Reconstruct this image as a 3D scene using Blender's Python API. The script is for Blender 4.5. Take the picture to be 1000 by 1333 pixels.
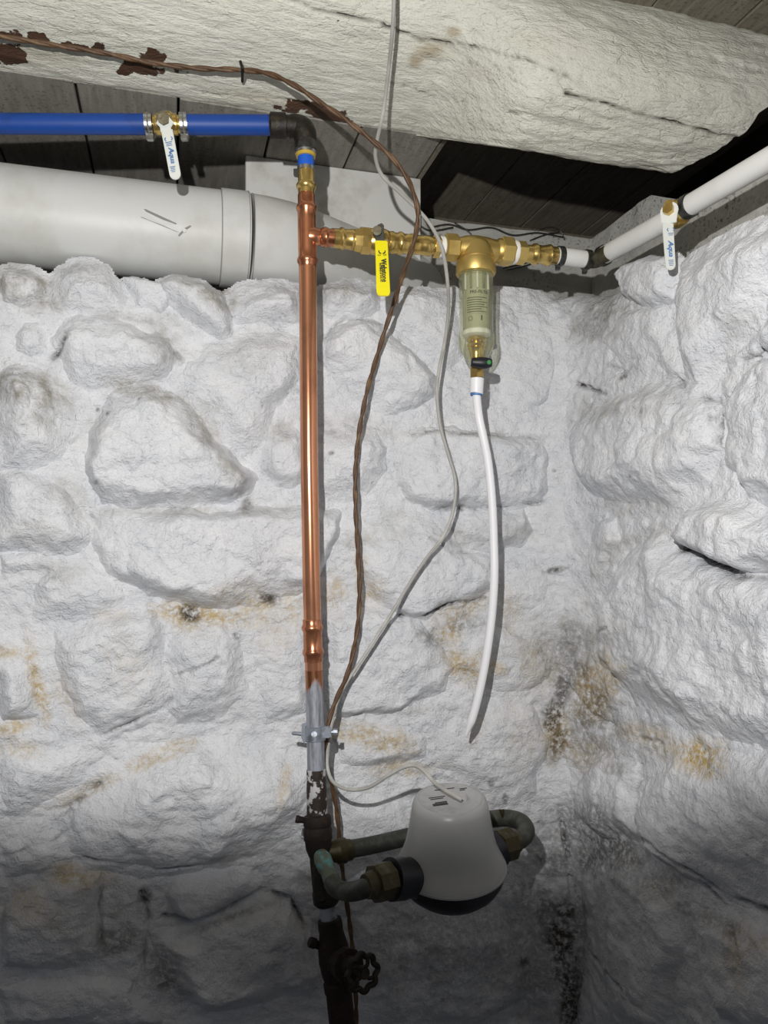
import bpy, bmesh, math, random
import numpy as np
from mathutils import Vector, Matrix

for o in list(bpy.data.objects):
    bpy.data.objects.remove(o, do_unlink=True)
SC = bpy.context.scene
COL = SC.collection
random.seed(4)
np.random.seed(4)

# ------------------------------------------------------------------ camera
ZC = 1.40                       # eye height above the cellar floor
FPX = 1000.0
YAW = math.radians(15.4)
HOR = 720.0                     # row of the horizon
RIGHT = np.array([math.cos(YAW), -math.sin(YAW), 0.0])
FWD = np.array([math.sin(YAW), math.cos(YAW), 0.0])
UP = np.array([0.0, 0.0, 1.0])
CAM = np.array([0.0, 0.0, ZC])
cd = bpy.data.cameras.new('camera')
cam = bpy.data.objects.new('camera', cd)
COL.objects.link(cam)
cd.sensor_fit = 'HORIZONTAL'
cd.sensor_width = 36.0
cd.lens = 36.0
cd.shift_y = (HOR - 666.5) / 1000.0
cd.clip_start = 0.02
cam.location = CAM
cam.rotation_euler = (math.pi / 2, 0, -YAW)
SC.camera = cam

# ------------------------------------------------------------------ light
world = bpy.data.worlds.new('cellar_ambient')
SC.world = world
world.use_nodes = True
world.node_tree.nodes['Background'].inputs[0].default_value = (0.84, 0.89, 1.0, 1)
world.node_tree.nodes['Background'].inputs[1].default_value = 0.105
ld = bpy.data.lights.new('head_torch', 'SPOT')
lamp = bpy.data.objects.new('head_torch', ld)
COL.objects.link(lamp)
ld.energy = 31.5
ld.color = (1.0, 0.985, 0.96)
ld.shadow_soft_size = 0.006
ld.spot_size = math.radians(178)
ld.spot_blend = 0.13
LAMP = CAM - 0.085 * RIGHT + 0.18 * UP
lamp.location = LAMP
LEL, LAZ = math.radians(56), math.radians(0)     # elevation, turn to the left of the view axis
ldir = math.cos(LEL) * (math.cos(LAZ) * FWD + math.sin(LAZ) * RIGHT) + math.sin(LEL) * UP
lamp.rotation_euler = Vector(ldir).to_track_quat('-Z', 'Y').to_euler()

vs = SC.view_settings
vs.view_transform = 'Standard'
vs.look = 'None'
vs.exposure = 0.0
vs.gamma = 1.0
vs.use_curve_mapping = False

# ------------------------------------------------------------------ helpers
def ray(x, y):
    return FWD + (x - 500.0) / FPX * RIGHT + (HOR - y) / FPX * UP
def Pc(x, y, c):
    return CAM + c * ray(x, y)
def P(x, y, Y=None, X=None, Z=None):
    r = ray(x, y)
    if Y is not None: t = Y / r[1]
    elif X is not None: t = X / r[0]
    else: t = Z / r[2]
    return CAM + t * r
def cdepth(p):
    return float(np.dot(np.asarray(p) - CAM, FWD))
def project(V):
    d = V - CAM
    c = d @ FWD
    return 500 + FPX * (d @ RIGHT) / c, HOR - FPX * (d @ UP) / c

TAB = np.random.RandomState(11).rand(256, 256).astype(np.float64)
def vnoise(x, y, s=0):
    x = np.asarray(x) + s * 17.31; y = np.asarray(y) + s * 9.73
    xi = np.floor(x).astype(np.int64); yi = np.floor(y).astype(np.int64)
    fx = x - xi; fy = y - yi
    fx = fx * fx * fx * (fx * (fx * 6 - 15) + 10); fy = fy * fy * fy * (fy * (fy * 6 - 15) + 10)
    a = TAB[xi & 255, yi & 255]; b = TAB[(xi + 1) & 255, yi & 255]
    c = TAB[xi & 255, (yi + 1) & 255]; d = TAB[(xi + 1) & 255, (yi + 1) & 255]
    return ((a + (b - a) * fx) * (1 - fy) + (c + (d - c) * fx) * fy) * 2 - 1
def fbm(x, y, scale, octs=4, s=0, gain=0.5):
    t = 0; a = 1.0; f = 1.0 / scale; n = 0
    for i in range(octs):
        t = t + a * vnoise(x * f, y * f, s + i * 3); n += a
        a *= gain; f *= 2.03
    return t / n

ORG = {}
def finish(o, parent, origin):
    COL.objects.link(o)
    if parent is not None:
        o.parent = parent
        ORG[o.name] = ORG[parent.name]
    else:
        o.location = origin
        ORG[o.name] = np.asarray(origin, dtype=float)
    return o
def mesh_obj(name, V, F, mat, parent=None, smooth=True, origin=None):
    """V world coordinates; F (n,4) array or list of faces"""
    V = np.asarray(V, dtype=float)
    if parent is not None:
        origin = ORG[parent.name]
    elif origin is None:
        origin = np.array([(V[:, 0].min() + V[:, 0].max()) / 2, (V[:, 1].min() + V[:, 1].max()) / 2, V[:, 2].min()])
    L = V - origin
    m = bpy.data.meshes.new(name)
    if isinstance(F, np.ndarray):
        n = len(F); k = F.shape[1]
        m.vertices.add(len(L)); m.vertices.foreach_set('co', L.astype(np.float32).ravel())
        m.loops.add(n * k); m.loops.foreach_set('vertex_index', F.astype(np.int32).ravel())
        m.polygons.add(n)
        m.polygons.foreach_set('loop_start', np.arange(0, n * k, k, dtype=np.int32))
        m.update(calc_edges=True)
    else:
        m.from_pydata([tuple(v) for v in L], [], F)
    m.polygons.foreach_set('use_smooth', np.full(len(m.polygons), smooth))
    m.update()
    if mat is not None: m.materials.append(mat)
    o = bpy.data.objects.new(name, m)
    return finish(o, parent, origin)
def empty(name, loc):
    o = bpy.data.objects.new(name, None)
    o.empty_display_size = 0.02
    return finish(o, None, np.asarray(loc, dtype=float))
def tag(o, label, cat, group=None, kind=None):
    o['label'] = label; o['category'] = cat
    if group: o['group'] = group
    if kind: o['kind'] = kind
    return o
def attr3(o, r, g, b):
    a = o.data.attributes.new('stain', 'FLOAT_COLOR', 'POINT')
    n = len(o.data.vertices)
    c = np.ones((n, 4), dtype=np.float32)
    c[:, 0] = r; c[:, 1] = g; c[:, 2] = b
    a.data.foreach_set('color', c.ravel())

def spline(pts, n=8):
    """Catmull-Rom through pts (k, m columns)"""
    p = np.asarray(pts, dtype=float)
    q = np.vstack([2 * p[0] - p[1], p, 2 * p[-1] - p[-2]])
    out = []
    for i in range(1, len(q) - 2):
        for t in np.linspace(0, 1, n, endpoint=False):
            a, b, c, d = q[i - 1], q[i], q[i + 1], q[i + 2]
            out.append(0.5 * (2 * b + (c - a) * t + (2 * a - 5 * b + 4 * c - d) * t * t + (3 * b - a - 3 * c + d) * t ** 3))
    out.append(p[-1])
    return np.array(out)
def frames(pts):
    pts = np.asarray(pts, dtype=float)
    T = np.gradient(pts, axis=0)
    for i in range(len(T)):                       # doubled points take their neighbour's tangent
        if np.linalg.norm(T[i]) < 1e-9: T[i] = T[i - 1]
    T /= np.linalg.norm(T, axis=1)[:, None]
    ref = np.array([0.13, -0.9, 0.4]) if abs(np.dot(T[0], [0, 0, 1])) > 0.6 else np.array([0.0, 0.0, 1.0])
    N = np.zeros_like(T)
    n = ref - np.dot(ref, T[0]) * T[0]; N[0] = n / np.linalg.norm(n)
    for i in range(1, len(T)):
        n = N[i - 1] - np.dot(N[i - 1], T[i]) * T[i]
        N[i] = n / np.linalg.norm(n)
    return T, N, np.cross(T, N)
def sweep_vf(pts, radii, seg=24, caps=True, base=0, flat=1.0, phase=0.0):
    pts = np.asarray(pts, dtype=float)
    r = np.full(len(pts), radii) if np.isscalar(radii) else np.asarray(radii, dtype=float)
    T, N, B = frames(pts)
    a = np.linspace(0, 2 * math.pi, seg, endpoint=False) + phase
    V = (pts[:, None, :] + r[:, None, None] * (np.cos(a)[None, :, None] * N[:, None, :] + flat * np.sin(a)[None, :, None] * B[:, None, :])).reshape(-1, 3)
    k = len(pts); F = []
    for i in range(k - 1):
        for j in range(seg):
            j2 = (j + 1) % seg
            F.append((base + i * seg + j, base + i * seg + j2, base + (i + 1) * seg + j2, base + (i + 1) * seg + j))
    if caps:
        F.append(tuple(base + j for j in range(seg))[::-1])
        F.append(tuple(base + (k - 1) * seg + j for j in range(seg)))
    return V, F
def autosharp(o, ang=35):
    m = o.data
    bm = bmesh.new(); bm.from_mesh(m)
    lim = math.radians(ang)
    for e in bm.edges:
        if len(e.link_faces) == 2 and e.calc_face_angle(0) > lim: e.smooth = False
    bm.to_mesh(m); bm.free()
    return o
def sweep(name, pts, radii, mat, parent=None, seg=24, caps=True, flat=1.0, phase=0.0, sharp=35):
    V, F = sweep_vf(pts, radii, seg, caps, 0, flat, phase)
    o = mesh_obj(name, V, F, mat, parent)
    return autosharp(o, sharp)
def sweep_px(name, rows, mat, parent=None, seg=24, sharp=35, phase=0.0, caps=True):
    """rows of (x, y, radius in pixels, camera depth)"""
    pts = [Pc(x, y, c) for x, y, r, c in rows]
    rad = [r * c / FPX for x, y, r, c in rows]
    # doubled positions (steps in radius) are pulled apart by a hair so that tangents stay defined
    for i in range(1, len(pts)):
        if np.linalg.norm(pts[i] - pts[i - 1]) < 2e-4:
            d = pts[min(i + 1, len(pts) - 1)] - pts[max(i - 2, 0)]
            pts[i] = pts[i - 1] + 2e-4 * d / np.linalg.norm(d)
    return sweep(name, pts, rad, mat, parent, seg, caps, 1.0, phase, sharp)
def yc(x, Y):
    """camera depth of the room plane Y at image column x"""
    r = ray(x, 720); return Y / r[1]
def prism(name, pts, nrm, th, mat, parent=None, bev=0.0006):
    """a flat plate: outline pts (world), thickness th along nrm"""
    pts = np.asarray(pts, dtype=float); n = len(pts)
    nrm = np.asarray(nrm, dtype=float); nrm = nrm / np.linalg.norm(nrm)
    V = np.vstack([pts, pts + th * nrm])
    F = [tuple(range(n)), tuple(range(2 * n - 1, n - 1, -1))]
    for i in range(n):
        j = (i + 1) % n
        F.append((i, n + i, n + j, j))
    o = mesh_obj(name, V, F, mat, parent, smooth=False)
    bm = bmesh.new(); bm.from_mesh(o.data)
    bmesh.ops.recalc_face_normals(bm, faces=bm.faces)
    if bev:
        big = [e for e in bm.edges if len(e.link_faces) == 2 and (len(e.link_faces[0].verts) > 4 or len(e.link_faces[1].verts) > 4 or n <= 4)]
        bmesh.ops.bevel(bm, geom=big, offset=bev, segments=2, affect='EDGES', clamp_overlap=True)
    bm.to_mesh(o.data); bm.free()
    return o
def boxm(name, lo, hi, mat, parent=None, bev=0.002, rough=0.0, cuts=0):
    bm = bmesh.new()
    bmesh.ops.create_cube(bm, size=1)
    lo = np.array(lo, float); hi = np.array(hi, float)
    for v in bm.verts:
        v.co = Vector(lo + (np.array(v.co) + 0.5) * (hi - lo))
    if cuts:
        bmesh.ops.subdivide_edges(bm, edges=bm.edges, cuts=cuts, use_grid_fill=True)
    if bev and not cuts:
        bmesh.ops.bevel(bm, geom=bm.edges, offset=bev, segments=1, affect='EDGES')
    V = np.array([v.co[:] for v in bm.verts]); 
    if rough:
        V = V + rough * np.random.uniform(-1, 1, V.shape)
    bm.verts.index_update()
    F = [tuple(v.index for v in f.verts) for f in bm.faces]
    bm.free()
    return mesh_obj(name, V, F, mat, parent, smooth=False)
def text_mesh(name, body, size, mat, parent, origin, xdir, ydir, lift=0.0, extrude=0.00008, shear=0.0, bold=0.0, sx=1.0):
    cu = bpy.data.curves.new(name, 'FONT')
    cu.body = body; cu.size = size; cu.extrude = extrude; cu.align_x = 'CENTER'; cu.align_y = 'CENTER'
    cu.shear = shear; cu.offset = bold; cu.resolution_u = 2
    t = bpy.data.objects.new(name, cu)
    m = bpy.data.meshes.new_from_object(t)
    bpy.data.objects.remove(t, do_unlink=True)
    bpy.data.curves.remove(cu)
    x = np.asarray(xdir) / np.linalg.norm(xdir); y = np.asarray(ydir) / np.linalg.norm(ydir); z = np.cross(x, y)
    n = len(m.vertices); co = np.zeros(n * 3); m.vertices.foreach_get('co', co); co = co.reshape(-1, 3)
    W = np.asarray(origin) + sx * co[:, :1] * x + co[:, 1:2] * y + (co[:, 2:] + lift) * z
    m.vertices.foreach_set('co', (W - ORG[parent.name]).astype(np.float32).ravel())
    m.materials.clear(); m.materials.append(mat); m.update()
    return finish(bpy.data.objects.new(name, m), parent, None)

# ------------------------------------------------------------------ materials
class NT:
    def __init__(s, name):
        s.m = bpy.data.materials.new(name); s.m.use_nodes = True
        s.t = s.m.node_tree; s.b = s.t.nodes['Principled BSDF']; s.out = s.t.nodes['Material Output']
    def n(s, kind, **kw):
        nd = s.t.nodes.new(kind)
        for k, v in kw.items():
            if k in nd.inputs: nd.inputs[k].default_value = v
            else: setattr(nd, k, v)
        return nd
    def l(s, a, b): s.t.links.new(a, b)
    def coord(s, kind='Object', scale=None):
        c = s.n('ShaderNodeTexCoord')
        o = c.outputs[kind]
        if scale:
            mp = s.n('ShaderNodeMapping'); mp.inputs['Scale'].default_value = scale
            s.l(o, mp.inputs['Vector']); o = mp.outputs[0]
        return o
    def geo(s, scale=None):
        o = s.n('ShaderNodeNewGeometry').outputs['Position']
        if scale:
            mp = s.n('ShaderNodeMapping'); mp.inputs['Scale'].default_value = scale
            s.l(o, mp.inputs['Vector']); o = mp.outputs[0]
        return o
    def noise(s, vec, scale, detail=4, rough=0.55):
        nd = s.n('ShaderNodeTexNoise', Scale=scale, Detail=detail, Roughness=rough)
        s.l(vec, nd.inputs['Vector']); return nd.outputs['Fac']
    def ramp(s, fac, a, b, ca=(0, 0, 0, 1), cb=(1, 1, 1, 1)):
        r = s.n('ShaderNodeValToRGB'); e = r.color_ramp.elements
        e[0].position = a; e[0].color = ca; e[1].position = b; e[1].color = cb
        s.l(fac, r.inputs[0]); return r.outputs[0]
    def mix(s, fac, a, b, mode='MIX'):
        nd = s.n('ShaderNodeMix'); nd.data_type = 'RGBA'; nd.blend_type = mode
        for sock, v in ((nd.inputs[0], fac), (nd.inputs[6], a), (nd.inputs[7], b)):
            if isinstance(v, (int, float)): sock.default_value = v
            elif isinstance(v, tuple): sock.default_value = v
            else: s.l(v, sock)
        return nd.outputs[2]
    def math(s, op, a, b=0.0, clamp=False):
        nd = s.n('ShaderNodeMath'); nd.operation = op; nd.use_clamp = clamp
        for sock, v in ((nd.inputs[0], a), (nd.inputs[1], b)):
            if isinstance(v, (int, float)): sock.default_value = v
            else: s.l(v, sock)
        return nd.outputs[0]
    def bump(s, h, strength=0.3, dist=0.002, prev=None):
        nd = s.n('ShaderNodeBump'); nd.inputs['Strength'].default_value = strength; nd.inputs['Distance'].default_value = dist
        s.l(h, nd.inputs['Height'])
        if prev is not None: s.l(prev, nd.inputs['Normal'])
        return nd.outputs[0]
    def base(s, col=None, rough=None, metal=None, normal=None, spec=None):
        for k, v in (('Base Color', col), ('Roughness', rough), ('Metallic', metal), ('Normal', normal), ('Specular IOR Level', spec)):
            if v is None: continue
            if isinstance(v, (int, float, tuple)): s.b.inputs[k].default_value = v
            else: s.l(v, s.b.inputs[k])
        return s.m

def mat_whitewash():
    k = NT('whitewashed_stone')
    g = k.geo()
    at = k.n('ShaderNodeAttribute'); at.attribute_name = 'stain'
    sep = k.n('ShaderNodeSeparateColor'); k.l(at.outputs['Color'], sep.inputs[0])
    n1 = k.noise(g, 22, 5, 0.6); n2 = k.noise(g, 160, 4, 0.65); n3 = k.noise(g, 55, 5, 0.7)
    paint = k.mix(k.ramp(n1, 0.35, 0.7), (0.66, 0.675, 0.71, 1), (0.76, 0.765, 0.785, 1))
    # dust settled on ledges, ochre lime stains, grime
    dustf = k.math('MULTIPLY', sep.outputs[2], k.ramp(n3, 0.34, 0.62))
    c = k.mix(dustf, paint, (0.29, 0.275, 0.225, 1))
    ocf = k.math('MULTIPLY', sep.outputs[0], k.ramp(n2, 0.34, 0.60))
    c = k.mix(ocf, c, k.mix(n3, (0.62, 0.47, 0.20, 1), (0.33, 0.21, 0.07, 1)))
    gf = k.math('MULTIPLY', sep.outputs[1], k.ramp(n2, 0.30, 0.56))
    c = k.mix(gf, c, (0.045, 0.036, 0.026, 1))
    # pin holes and specks
    vo = k.n('ShaderNodeTexVoronoi', Scale=150.0); k.l(g, vo.inputs['Vector'])
    sp = k.math('MULTIPLY', k.ramp(vo.outputs['Distance'], 0.05, 0.11, (1, 1, 1, 1), (0, 0, 0, 1)), k.ramp(n3, 0.56, 0.66))
    c = k.mix(k.math('MULTIPLY', sp, 0.7), c, (0.10, 0.085, 0.06, 1))
    b1 = k.bump(k.noise(g, 85, 7, 0.64), 0.62, 0.007)
    w = k.n('ShaderNodeTexVoronoi', Scale=42.0); w.feature = 'DISTANCE_TO_EDGE'
    wv = k.n('ShaderNodeVectorMath'); wv.operation = 'ADD'
    wn = k.n('ShaderNodeTexNoise', Scale=30.0, Detail=3.0); k.l(g, wn.inputs['Vector'])
    ws = k.n('ShaderNodeVectorMath'); ws.operation = 'SCALE'; ws.inputs['Scale'].default_value = 0.05
    k.l(wn.outputs['Color'], ws.inputs[0]); k.l(g, wv.inputs[0]); k.l(ws.outputs[0], wv.inputs[1]); k.l(wv.outputs[0], w.inputs['Vector'])
    crk = k.math('MULTIPLY', k.ramp(w.outputs['Distance'], 0.0, 0.035), 1.0)
    crk = k.math('MAXIMUM', crk, k.ramp(n1, 0.40, 0.52))
    c = k.mix(k.math('MULTIPLY', k.math('SUBTRACT', 1.0, crk), 0.14), c, (0.16, 0.15, 0.13, 1))
    rd_ = k.math('ABSOLUTE', k.math('SUBTRACT', k.noise(k.geo((1, 1, 1.5)), 48, 5, 0.6), 0.5))
    b1 = k.bump(k.ramp(rd_, 0.0, 0.10), 0.32, 0.0020, b1)
    b2 = k.bump(crk, 0.32, 0.0020, b1)
    b3 = k.bump(k.noise(g, 360, 4, 0.65), 0.6, 0.0024, b2)
    return k.base(c, k.ramp(n3, 0.3, 0.7, (0.30, 0.30, 0.30, 1), (0.5, 0.5, 0.5, 1)), 0.0, b3, 0.5)

def mat_beam():
    k = NT('flaking_cream_paint')
    g = k.geo(); gs = k.geo((0.32, 1, 1))
    at = k.n('ShaderNodeAttribute'); at.attribute_name = 'stain'
    sep = k.n('ShaderNodeSeparateColor'); k.l(at.outputs['Color'], sep.inputs[0])
    n1 = k.noise(g, 14, 4); n2 = k.noise(gs, 120, 5, 0.65)
    paint = k.mix(k.ramp(n1, 0.35, 0.7), (0.74, 0.735, 0.64, 1), (0.80, 0.795, 0.71, 1))
    c = k.mix(k.math('MULTIPLY', k.ramp(n2, 0.62, 0.76), 0.45), paint, (0.25, 0.22, 0.15, 1))
    c = k.mix(k.math('MULTIPLY', sep.outputs[2], 0.8), c, (0.42, 0.32, 0.18, 1))
    pf = k.ramp(k.math('ADD', sep.outputs[0], k.math('MULTIPLY', k.math('SUBTRACT', k.noise(g, 110, 4, 0.6), 0.5), 1.3)), 0.50, 0.56)
    c = k.mix(pf, c, k.mix(k.noise(gs, 60, 3), (0.030, 0.016, 0.010, 1), (0.13, 0.06, 0.03, 1)))
    c = k.mix(sep.outputs[1], c, (0.03, 0.02, 0.012, 1))
    b1 = k.bump(k.noise(gs, 75, 7, 0.68), 0.85, 0.010)
    v = k.n('ShaderNodeTexVoronoi', Scale=85.0); v.feature = 'DISTANCE_TO_EDGE'
    wv = k.n('ShaderNodeVectorMath'); wv.operation = 'ADD'
    wn = k.n('ShaderNodeTexNoise', Scale=45.0, Detail=3.0); k.l(gs, wn.inputs['Vector'])
    ws = k.n('ShaderNodeVectorMath'); ws.operation = 'SCALE'; ws.inputs['Scale'].default_value = 0.04
    k.l(wn.outputs['Color'], ws.inputs[0]); k.l(gs, wv.inputs[0]); k.l(ws.outputs[0], wv.inputs[1]); k.l(wv.outputs[0], v.inputs['Vector'])
    b2 = k.bump(k.math('MAXIMUM', k.ramp(v.outputs['Distance'], 0.0, 0.07), k.ramp(n1, .45, .6)), 0.4, 0.0022, b1)
    b2 = k.bump(k.noise(g, 380, 3, .6), .4, .0018, b2)
    b3 = k.bump(pf, 0.6, -0.002, b2)
    return k.base(c, 0.55, 0.0, b3, 0.35)

def mat_board(name, a, b, streak=(3.0, 0.35, 3.0), mould=0.5):
    k = NT(name)
    g = k.geo(streak); g0 = k.geo()
    n1 = k.noise(g, 40, 6, 0.65); n2 = k.noise(g0, 9, 4); n3 = k.noise(g0, 240, 3, 0.6)
    c = k.mix(k.ramp(n1, 0.3, 0.7), a, b)
    oi = k.n('ShaderNodeObjectInfo')
    c = k.mix(k.math('MULTIPLY', oi.outputs['Random'], 0.35), c, tuple(0.55 * v for v in a[:3]) + (1,))
    c = k.mix(k.math('MULTIPLY', k.math('MULTIPLY', k.ramp(n3, 0.55, 0.66), k.ramp(n2, 0.4, 0.6)), mould), c, (0.02, 0.016, 0.012, 1))
    bp = k.bump(n1, 0.5, 0.002); bp = k.bump(n3, 0.3, 0.001, bp)
    return k.base(c, 0.8, 0.0, bp, 0.2)

def mat_simple(name, col, rough=0.4, metal=0.0, var=0.0, vscale=60, bump=0.0, bscale=200, dark=None, spec=None, dth=(0.5, 0.65)):
    k = NT(name)
    g = k.geo()
    c = col + (1,)
    if var or dark:
        n = k.noise(g, vscale, 5, 0.6)
        dk = (dark if dark else tuple(x * (1 - var) for x in col)) + (1,)
        c = k.mix(k.ramp(n, dth[0], dth[1]), c, dk)
    nr = k.bump(k.noise(g, bscale, 4), bump, 0.001) if bump else None
    return k.base(c, rough, metal, nr, spec)

M = {}
M['stone'] = mat_whitewash()
M['beam'] = mat_beam()
M['board'] = mat_board('grey_floor_board', (0.25, 0.235, 0.205, 1), (0.42, 0.40, 0.355, 1))
M['board_dark'] = mat_board('brown_floor_board', (0.16, 0.14, 0.108, 1), (0.28, 0.255, 0.205, 1))
M['sill'] = mat_board('limewashed_sill', (0.40, 0.395, 0.36, 1), (0.54, 0.535, 0.50, 1), (0.5, 3, 3), 0.7)
M['panel'] = mat_simple('white_painted_board', (0.60, 0.60, 0.575), 0.5, 0, dark=(0.47, 0.46, 0.42), vscale=18, bump=0.15, bscale=140)
M['earth'] = mat_simple('joist_shadow_black', (0.03, 0.025, 0.02), 0.95, 0, 0.5, 25, 0.5, 60)  # near-black that paints the beam's shadow onto the right rim joist, not soil
M['pvc'] = mat_simple('white_drain_plastic', (0.58, 0.585, 0.57), 0.45, 0, dark=(0.51, 0.51, 0.48), vscale=12, bump=0.04, bscale=120, spec=0.35)
M['pvc_line'] = mat_simple('grey_seam', (0.22, 0.22, 0.21), 0.6)
M['blue'] = mat_simple('blue_pipe_plastic', (0.007, 0.052, 0.27), 0.5, 0, 0.25, 30, spec=0.4)
M['blue_bright'] = mat_simple('blue_band', (0.01, 0.10, 0.55), 0.4)
M['copper'] = mat_simple('copper', (0.66, 0.30, 0.165), 0.19, 0.82, dark=(0.45, 0.19, 0.10), vscale=26, dth=(0.52, 0.78), bump=0.03, bscale=90)
M['copper_fit'] = mat_simple('copper_fitting', (0.60, 0.25, 0.13), 0.24, 0.85, dark=(0.32, 0.11, 0.06), vscale=60, dth=(0.45, 0.7))
M['brass'] = mat_simple('brass', (0.66, 0.47, 0.16), 0.25, 0.85, dark=(0.40, 0.26, 0.07), vscale=50, dth=(0.45, 0.75))
M['brass_matt'] = mat_simple('satin_brass', (0.62, 0.45, 0.15), 0.42, 0.85, dark=(0.50, 0.34, 0.10), vscale=30)
M['steel'] = mat_simple('steel', (0.55, 0.55, 0.54), 0.3, 1.0, 0.5, 120)
M['steel_dark'] = mat_simple('dark_steel', (0.10, 0.10, 0.095), 0.4, 0.9, 0.4, 150)
M['iron'] = mat_simple('blackened_iron', (0.016, 0.013, 0.010), 0.55, 0.4, dark=(0.045, 0.033, 0.018), vscale=90, bump=0.5, bscale=260)
M['rust'] = mat_simple('rusty_iron', (0.018, 0.012, 0.009), 0.75, 0.3, dark=(0.06, 0.028, 0.013), vscale=110, dth=(0.55, 0.75), bump=0.6, bscale=220)
M['chip'] = mat_simple('whitewash_chipped_iron', (0.03, 0.02, 0.015), 0.65, 0.2, dark=(0.50, 0.50, 0.50), vscale=75, dth=(0.52, 0.56), bump=0.6, bscale=200)
M['bronze'] = mat_simple('tarnished_bronze', (0.055, 0.043, 0.018), 0.5, 0.5, dark=(0.09, 0.085, 0.05), vscale=80, bump=0.4, bscale=240)
M['verdigris'] = mat_simple('verdigris_union', (0.13, 0.15, 0.11), 0.6, 0.3, dark=(0.12, 0.33, 0.33), vscale=110, bump=0.5, bscale=240)
M['oldpipe'] = mat_simple('dull_grey_green_pipe', (0.050, 0.052, 0.043), 0.55, 0.4, dark=(0.09, 0.095, 0.08), vscale=70, bump=0.3, bscale=240)
M['silver'] = mat_simple('silver_painted_pipe', (0.36, 0.38, 0.42), 0.45, 0.35, dark=(0.14, 0.145, 0.15), vscale=85, dth=(0.5, 0.68), bump=0.5, bscale=260)
M['clamp'] = mat_simple('galvanised_clamp', (0.30, 0.33, 0.38), 0.45, 0.5, dark=(0.15, 0.16, 0.18), vscale=120, bump=0.3)
M['white_pex'] = mat_simple('white_pipe_plastic', (0.70, 0.70, 0.675), 0.4, 0, 0.08, 14, spec=0.4)
M['white'] = mat_simple('white_plastic', (0.80, 0.80, 0.82), 0.4)
M['lever_white'] = mat_simple('white_lever_coating', (0.70, 0.72, 0.68), 0.4)
M['print_blue'] = mat_simple('blue_print', (0.06, 0.18, 0.45), 0.5)
M['yellow'] = mat_simple('yellow_lever_coating', (0.80, 0.70, 0.004), 0.4)
M['black_print'] = mat_simple('black_print', (0.012, 0.011, 0.008), 0.6)
M['grey_print'] = mat_simple('grey_print', (0.10, 0.10, 0.075), 0.6)
M['black'] = mat_simple('black_plastic', (0.010, 0.011, 0.016), 0.45)
M['green'] = mat_simple('green_dot', (0.02, 0.22, 0.04), 0.5)
M['tape'] = mat_simple('thread_tape', (0.78, 0.77, 0.72), 0.6)
M['yellow_ring'] = mat_simple('ochre_ring', (0.50, 0.34, 0.05), 0.4)
M['cable_brown'] = mat_simple('brown_cable', (0.085, 0.042, 0.018), 0.55, 0, dark=(0.15, 0.085, 0.038), vscale=60, bump=0.2, bscale=300)
M['cable_grey'] = mat_simple('off_white_cable', (0.36, 0.355, 0.33), 0.5, 0, dark=(0.50, 0.49, 0.455), vscale=20)
M['cap'] = mat_simple('translucent_grey_plastic', (0.37, 0.37, 0.37), 0.33, 0, 0.06, 20, spec=0.35)
M['cap'].node_tree.nodes['Principled BSDF'].inputs['Subsurface Weight'].default_value = 0.25
M['cap'].node_tree.nodes['Principled BSDF'].inputs['Subsurface Radius'].default_value = (0.01, 0.01, 0.01)
M['cap'].node_tree.nodes['Principled BSDF'].inputs['Subsurface Scale'].default_value = 0.3
M['register'] = mat_simple('register_face', (0.40, 0.40, 0.40), 0.4, 0, 0.2, 60)
M['floor'] = mat_simple('cellar_floor', (0.16, 0.145, 0.125), 0.9, 0, 0.4, 12, 0.5, 40)
M['cartridge'] = mat_simple('filter_mesh', (0.40, 0.40, 0.30), 0.6, 0, 0.12, 300)
M['core'] = mat_simple('filter_core', (0.24, 0.24, 0.17), 0.6, 0.2, 0.3, 100)

def mat_clear():
    k = NT('clear_bowl_plastic')
    t = k.t
    tr = k.n('ShaderNodeBsdfTransparent'); tr.inputs[0].default_value = (0.90, 0.91, 0.79, 1)
    gl = k.n('ShaderNodeBsdfGlossy'); gl.inputs['Roughness'].default_value = 0.08; gl.inputs[0].default_value = (0.95, 0.95, 0.88, 1)
    df = k.n('ShaderNodeBsdfDiffuse'); df.inputs[0].default_value = (0.55, 0.55, 0.38, 1)
    lw = k.n('ShaderNodeLayerWeight'); lw.inputs[0].default_value = 0.35
    m1 = k.n('ShaderNodeMixShader'); m1.inputs[0].default_value = 0.12
    k.l(tr.outputs[0], m1.inputs[1]); k.l(df.outputs[0], m1.inputs[2])
    m2 = k.n('ShaderNodeMixShader'); k.l(k.math('MULTIPLY', lw.outputs['Facing'], 0.55), m2.inputs[0])
    k.l(m1.outputs[0], m2.inputs[1]); k.l(gl.outputs[0], m2.inputs[2])
    k.l(m2.outputs[0], k.out.inputs[0])
    return k.m
M['clear'] = mat_clear()

# ------------------------------------------------------------------ the walls: mortar ground and single stones
YB, XR = 0.962, 0.540            # mean wall faces (back wall Y, right wall X)
def seg_dist(px, py, poly, closed=True):
    d = np.full(px.shape, 1e9)
    n = len(poly)
    for i in range(n if closed else n - 1):
        ax, ay = poly[i]; bx, by = poly[(i + 1) % n]
        vx, vy = bx - ax, by - ay
        t = np.clip(((px - ax) * vx + (py - ay) * vy) / (vx * vx + vy * vy + 1e-12), 0, 1)
        d = np.minimum(d, np.hypot(px - ax - t * vx, py - ay - t * vy))
    return d
def inside(px, py, poly):
    r = np.zeros(px.shape, bool); n = len(poly)
    for i in range(n):
        ax, ay = poly[i]; bx, by = poly[(i + 1) % n]
        c = ((ay > py) != (by > py)) & (px < (bx - ax) * (py - ay) / (by - ay + 1e-12) + ax)
        r ^= c
    return r

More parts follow.
